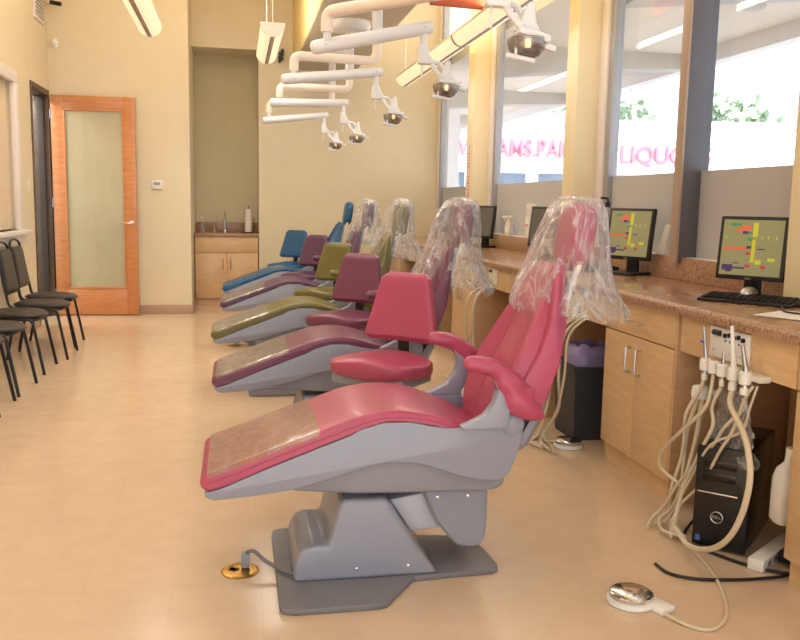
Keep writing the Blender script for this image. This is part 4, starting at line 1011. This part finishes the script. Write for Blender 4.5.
# ================================================================ PENDANT LAMPS
def pendant(label, x, y0, y1, z, watts, joints=()):
    t = thing('pendant_lamp', label, 'ceiling lamp', (x, y0, z), group='linear pendant lamps'); L_ = y1-y0; r = .098
    def arc(a0, a1, n, rr=r): return [(rr*math.sin(a0+(a1-a0)*i/n), -rr*math.cos(a0+(a1-a0)*i/n)) for i in range(n+1)]
    def shell(a0, a1, nm, mt, yy0, yy1):
        o_ = arc(a0, a1, 8); i_ = arc(a0, a1, 8, r-.006)[::-1]
        bm = nb(); prism(bm, o_+i_, yy0, yy1, 'Y'); return obj(nm, bm, mt, t)
    bm = nb(); prism(bm, [(-.1, -.01), (.1, -.01), (.1, .012), (-.1, .012)], 0, L_, 'Y', .003, 2); obj('housing', bm, M['white'], t)
    shell(-1.45, -.2, 'lens', M['lens'], .012, L_-.012); shell(.2, 1.45, 'lens', M['lens'], .012, L_-.012)
    shell(-.2, .2, 'centre_strip', M['pendant_strip'], .012, L_-.012)
    for yy in (0, L_-.012):
        bm = nb(); prism(bm, arc(-1.5, 1.5, 16, r+.004), yy, yy+.012, 'Y'); obj('end_cap', bm, M['white'], t)
    for j in joints:
        bm = nb(); prism(bm, arc(-1.5, 1.5, 16, r+.003), j-y0-.02, j-y0+.02, 'Y'); obj('joint_band', bm, M['pendant_strip'], t)
    for yy in (.06, L_-.06):
        obj('cord', tube(nb(), [(0, yy, .01), (0, yy, ZC-z)], .0035, 6, smooth_path=False), M['lens'] if False else M['white'], t)
    o = light('lamp_light', 'AREA', (0, L_/2, -.125), watts, (1, .95, .86), .12, size_y=L_*.9); o.parent = t
    o = light('lamp_light', 'AREA', (0, L_/2, .05), watts*2.8, (1, .83, .58), .15, rot=(PI, 0, 0), size_y=L_*.9); o.parent = t
    return t
pendant('linear pendant lamp with grey centre strip hanging before the beam, near the dental arms', .315, 7.29, 8.74, 2.75, 9)
pendant('linear pendant lamp at the upper left, cut off by the top edge', -.69, 4.6, 7.62, 2.75, 14)
pendant('long double linear pendant lamp running towards the window columns', 1.93, 4.6, 9.88, 2.75, 20, (7.3,))
# red wooden beam with a small downlight
t = thing('wooden_beam', 'reddish wooden beam at the top, crossing in front of the third column', 'beam', (1.44, 6.40, 2.78))
bm = nb(); box(bm, (0, -.02, 0), (.48, .03, .2), .004, rot=Matrix.Rotation(math.radians(8), 3, 'Z'), piv=Vector((0, 0, 0))); obj('board', bm, M['red_beam'], t)
obj('hanger', tube(nb(), [(.2, .03, .19), (.2, .03, ZC-2.78)], .006, 6, smooth_path=False), M['steel'], t)
t = thing('downlight', 'small round glowing downlight at the left end of the red beam', 'lamp', (1.42, 6.36, 2.80))
obj('shade', lathe(nb(), [(.045, .0), (.05, .0), (.035, .09), (.02, .1)], n=24), M['red_beam'], t)
obj('bulb', lathe(nb(), [(.043, .002), (.0, .012)], n=20), M['bulb'], t)
obj('stem', tube(nb(), [(0, 0, .1), (0, 0, ZC-2.80)], .006, 6, smooth_path=False), M['steel'], t)

# ================================================================ WAITING CHAIRS AT LEFT
def make_side_chair(label):
    t = thing('stacking_chair', label, 'chair', (-1.62, 7.95, 0), 0, 'black chairs along the left wall')
    # local: front +X, width along Y
    rings = []
    for i in range(13):
        v = -1+2*i/12; e = max(.25, (1-abs(v)**4)**.5); x = .01+v*.215
        ring = []
        for j in range(28):
            a = 2*PI*j/28
            y = (.20+.01*v)*e*math.copysign(abs(math.cos(a))**.5, math.cos(a)); z = .028*math.copysign(abs(math.sin(a))**.7, math.sin(a))*e
            ring.append((x, y, .435+z-.012*max(0, v)**2))
        rings.append(ring)
    obj('seat', loft(nb(), rings), M['blackvinyl'], t)
    obj('seat_frame', box(nb(), (-.19, -.18, .398), (.2, .18, .412), .005), M['blackmetal'], t)
    for s in (-1, 1):
        obj('front_leg', tube(nb(), bend([(.02, s*.205, .41), (.16, s*.205, .41), (.235, s*.218, .0)], .04), .0115, 8, smooth_path=False), M['blackmetal'], t)
        obj('rear_leg', tube(nb(), bend([(-.10, s*.2, .42), (-.16, s*.2, .36), (-.23, s*.2, 0)], .04), .0115, 8, smooth_path=False), M['blackmetal'], t)
    bm = nb()
    path = bend([(-.12, -.2, .41), (-.20, -.2, .43), (-.265, -.19, .80), (-.285, -.17, .905), (-.29, -.06, .935), (-.29, .06, .935), (-.285, .17, .905), (-.265, .19, .80), (-.20, .2, .43), (-.12, .2, .41)], .07)
    tube(bm, path, .011, 8, smooth_path=False)
    tube(bm, [(-.276, -.17, .865), (-.276, .17, .865)], .008, 8, smooth_path=False)
    obj('back_frame', bm, M['blackmetal'], t)
    rings = []
    for i in range(11):
        v = i/10; hw = .185-.02*v; z = .52+.355*v; x = -.222-.052*v; dep = .022 if 0 < i < 10 else .008
        if i in (0, 10): hw *= .93
        rings.append([(x+dep*math.copysign(abs(math.sin(a))**.6, math.sin(a))+.2*(hw*math.cos(a))**2, hw*math.copysign(abs(math.cos(a))**.4, math.cos(a)), z) for a in [2*PI*j/24 for j in range(24)]])
    obj('back_pad', loft(nb(), rings), M['blackvinyl'], t)
    return t
sc = make_side_chair('black padded chair at the far end of the row, by the dark doorway')
scl = ['black padded chair second from the doorway, pulled slightly forward', 'black padded chair third from the doorway under the left window', 'black padded chair fourth from the doorway, back out of view', 'black padded chair nearest at the left edge, mostly cut off']
for k, (x, y, a) in enumerate(((-1.58, 7.38, 0), (-1.63, 6.76, 0), (-1.63, 6.04, -2), (-1.63, 5.48, 2))):
    dup(sc, (x, y, 0), math.radians(a), scl[k])

# ================================================================ OUTSIDE
bm = box(nb(), (2.7, -30, -.16), (80, 60, -.02)); struct('ground', bm, M['asphalt'])
cp = nb(); box(cp, (2.7, -6, 3.06), (5.15, 40, 3.3)); struct('canopy_roof', cp, M['canopy'])
bm = nb(); box(bm, (5.1, -6, 2.90), (5.25, 40, 3.45)); struct('canopy_fascia', bm, M['canopy_fascia'])
for y in (2.0, 5.6, 9.2, 12.8, 16.4, 20):
    bm = nb(); prism(bm, [(2.7, 3.06), (2.7, 2.72), (4.2, 2.86), (5.1, 2.9), (5.1, 3.06)], y, y+.3, 'Y', .0); struct('canopy_beam', bm, M['canopy_beam'])
bm = nb(); box(bm, (3.1, 14.2, 0), (3.75, 14.6, 3.06)); struct('wall_outside', bm, M['canopy_fascia'])
for y in (6.9, 13.4):
    t = tag(obj('soffit_light', lathe(nb(), [(.11, 0), (.11, -.02), (.09, -.03), (0, -.035)], n=20), M['canopy_beam'], loc=(4.4, y, 3.06)), 'round light fitting under the outdoor canopy' + (', near' if y < 10 else ', far'), 'lamp')
# shops across the lot, wall facing the windows
A = Vector((9.23, 29.35, 0)); dirx = Vector((6.6, -1.30, 0)).normalized(); ang = math.atan2(dirx.y, dirx.x)
t = thing('shop_building', 'white shop building with red lettering across the car park', 'building', (A.x, A.y, 0), ang)
obj('wall', box(nb(), (-30, .1, 2.5), (50, 7, 4.3)), M['stucco'], t)
obj('shopfront', box(nb(), (-30, .5, 0), (50, 7, 2.5)), M['storefront'], t)
obj('parapet', box(nb(), (-30, .0, 4.2), (50, .3, 4.4)), M['stucco'], t)
for k in range(20): obj('pier', box(nb(), (-10+k*2.2, .1, 0), (-9.6+k*2.2, .5, 2.5)), M['stucco'], t)
def sign(s, x0, x1, z, hgt):
    bm = text_bm(s, hgt, .05, .012)
    xs_ = [v.co.x for v in bm.verts]; w0 = max(xs_)-min(xs_); cx = (max(xs_)+min(xs_))/2
    bmesh.ops.translate(bm, verts=bm.verts, vec=(-cx, 0, 0)); bmesh.ops.scale(bm, vec=((x1-x0)/w0, 1, 1), verts=bm.verts)
    place(bm, ((x0+x1)/2, 0.02, z), (1, 0, 0), (0, 0, 1)); obj('sign_letters', bm, M['redsign'], t, ang=20)
sign('WILLIAMS.PAINT', -1.80, 3.18, 3.34, .86)
sign('LIQUORS', 4.3, 7.5, 3.18, .86)
random.seed(11)
def tree(loc, h, r, label):
    t = thing('tree', label, 'tree', loc, group='trees behind the shops')
    obj('trunk', tube(nb(), [(0, 0, 0), (.1, 0, h*.4), (0, .1, h*.7)], .18, 8), M['bark'], t)
    bm = nb()
    for k in range(420):
        d = Vector((random.gauss(0, 1), random.gauss(0, 1), random.gauss(0, 1))).normalized()*r*random.uniform(.4, 1)
        c = Vector((0, 0, h-r*.6))+Vector((d.x*1.3, d.y*1.3, d.z*.8)); a, e = Vector((random.gauss(0, 1), random.gauss(0, 1), random.gauss(0, 1))).normalized()*.35, Vector((random.gauss(0, 1), random.gauss(0, 1), random.gauss(0, 1))).normalized()*.35
        bm.faces.new([bm.verts.new(c+q) for q in (a, e, -a, -e)])
    obj('crown', bm, M['leaf'], t, ang=180)
tree((19.5, 44, 0), 7.6, 2.2, 'pale green tree above the shops in the second window from right, left one')
tree((26.5, 43, 0), 7.2, 2.0, 'pale green tree above the shops in the second window from right, right one')
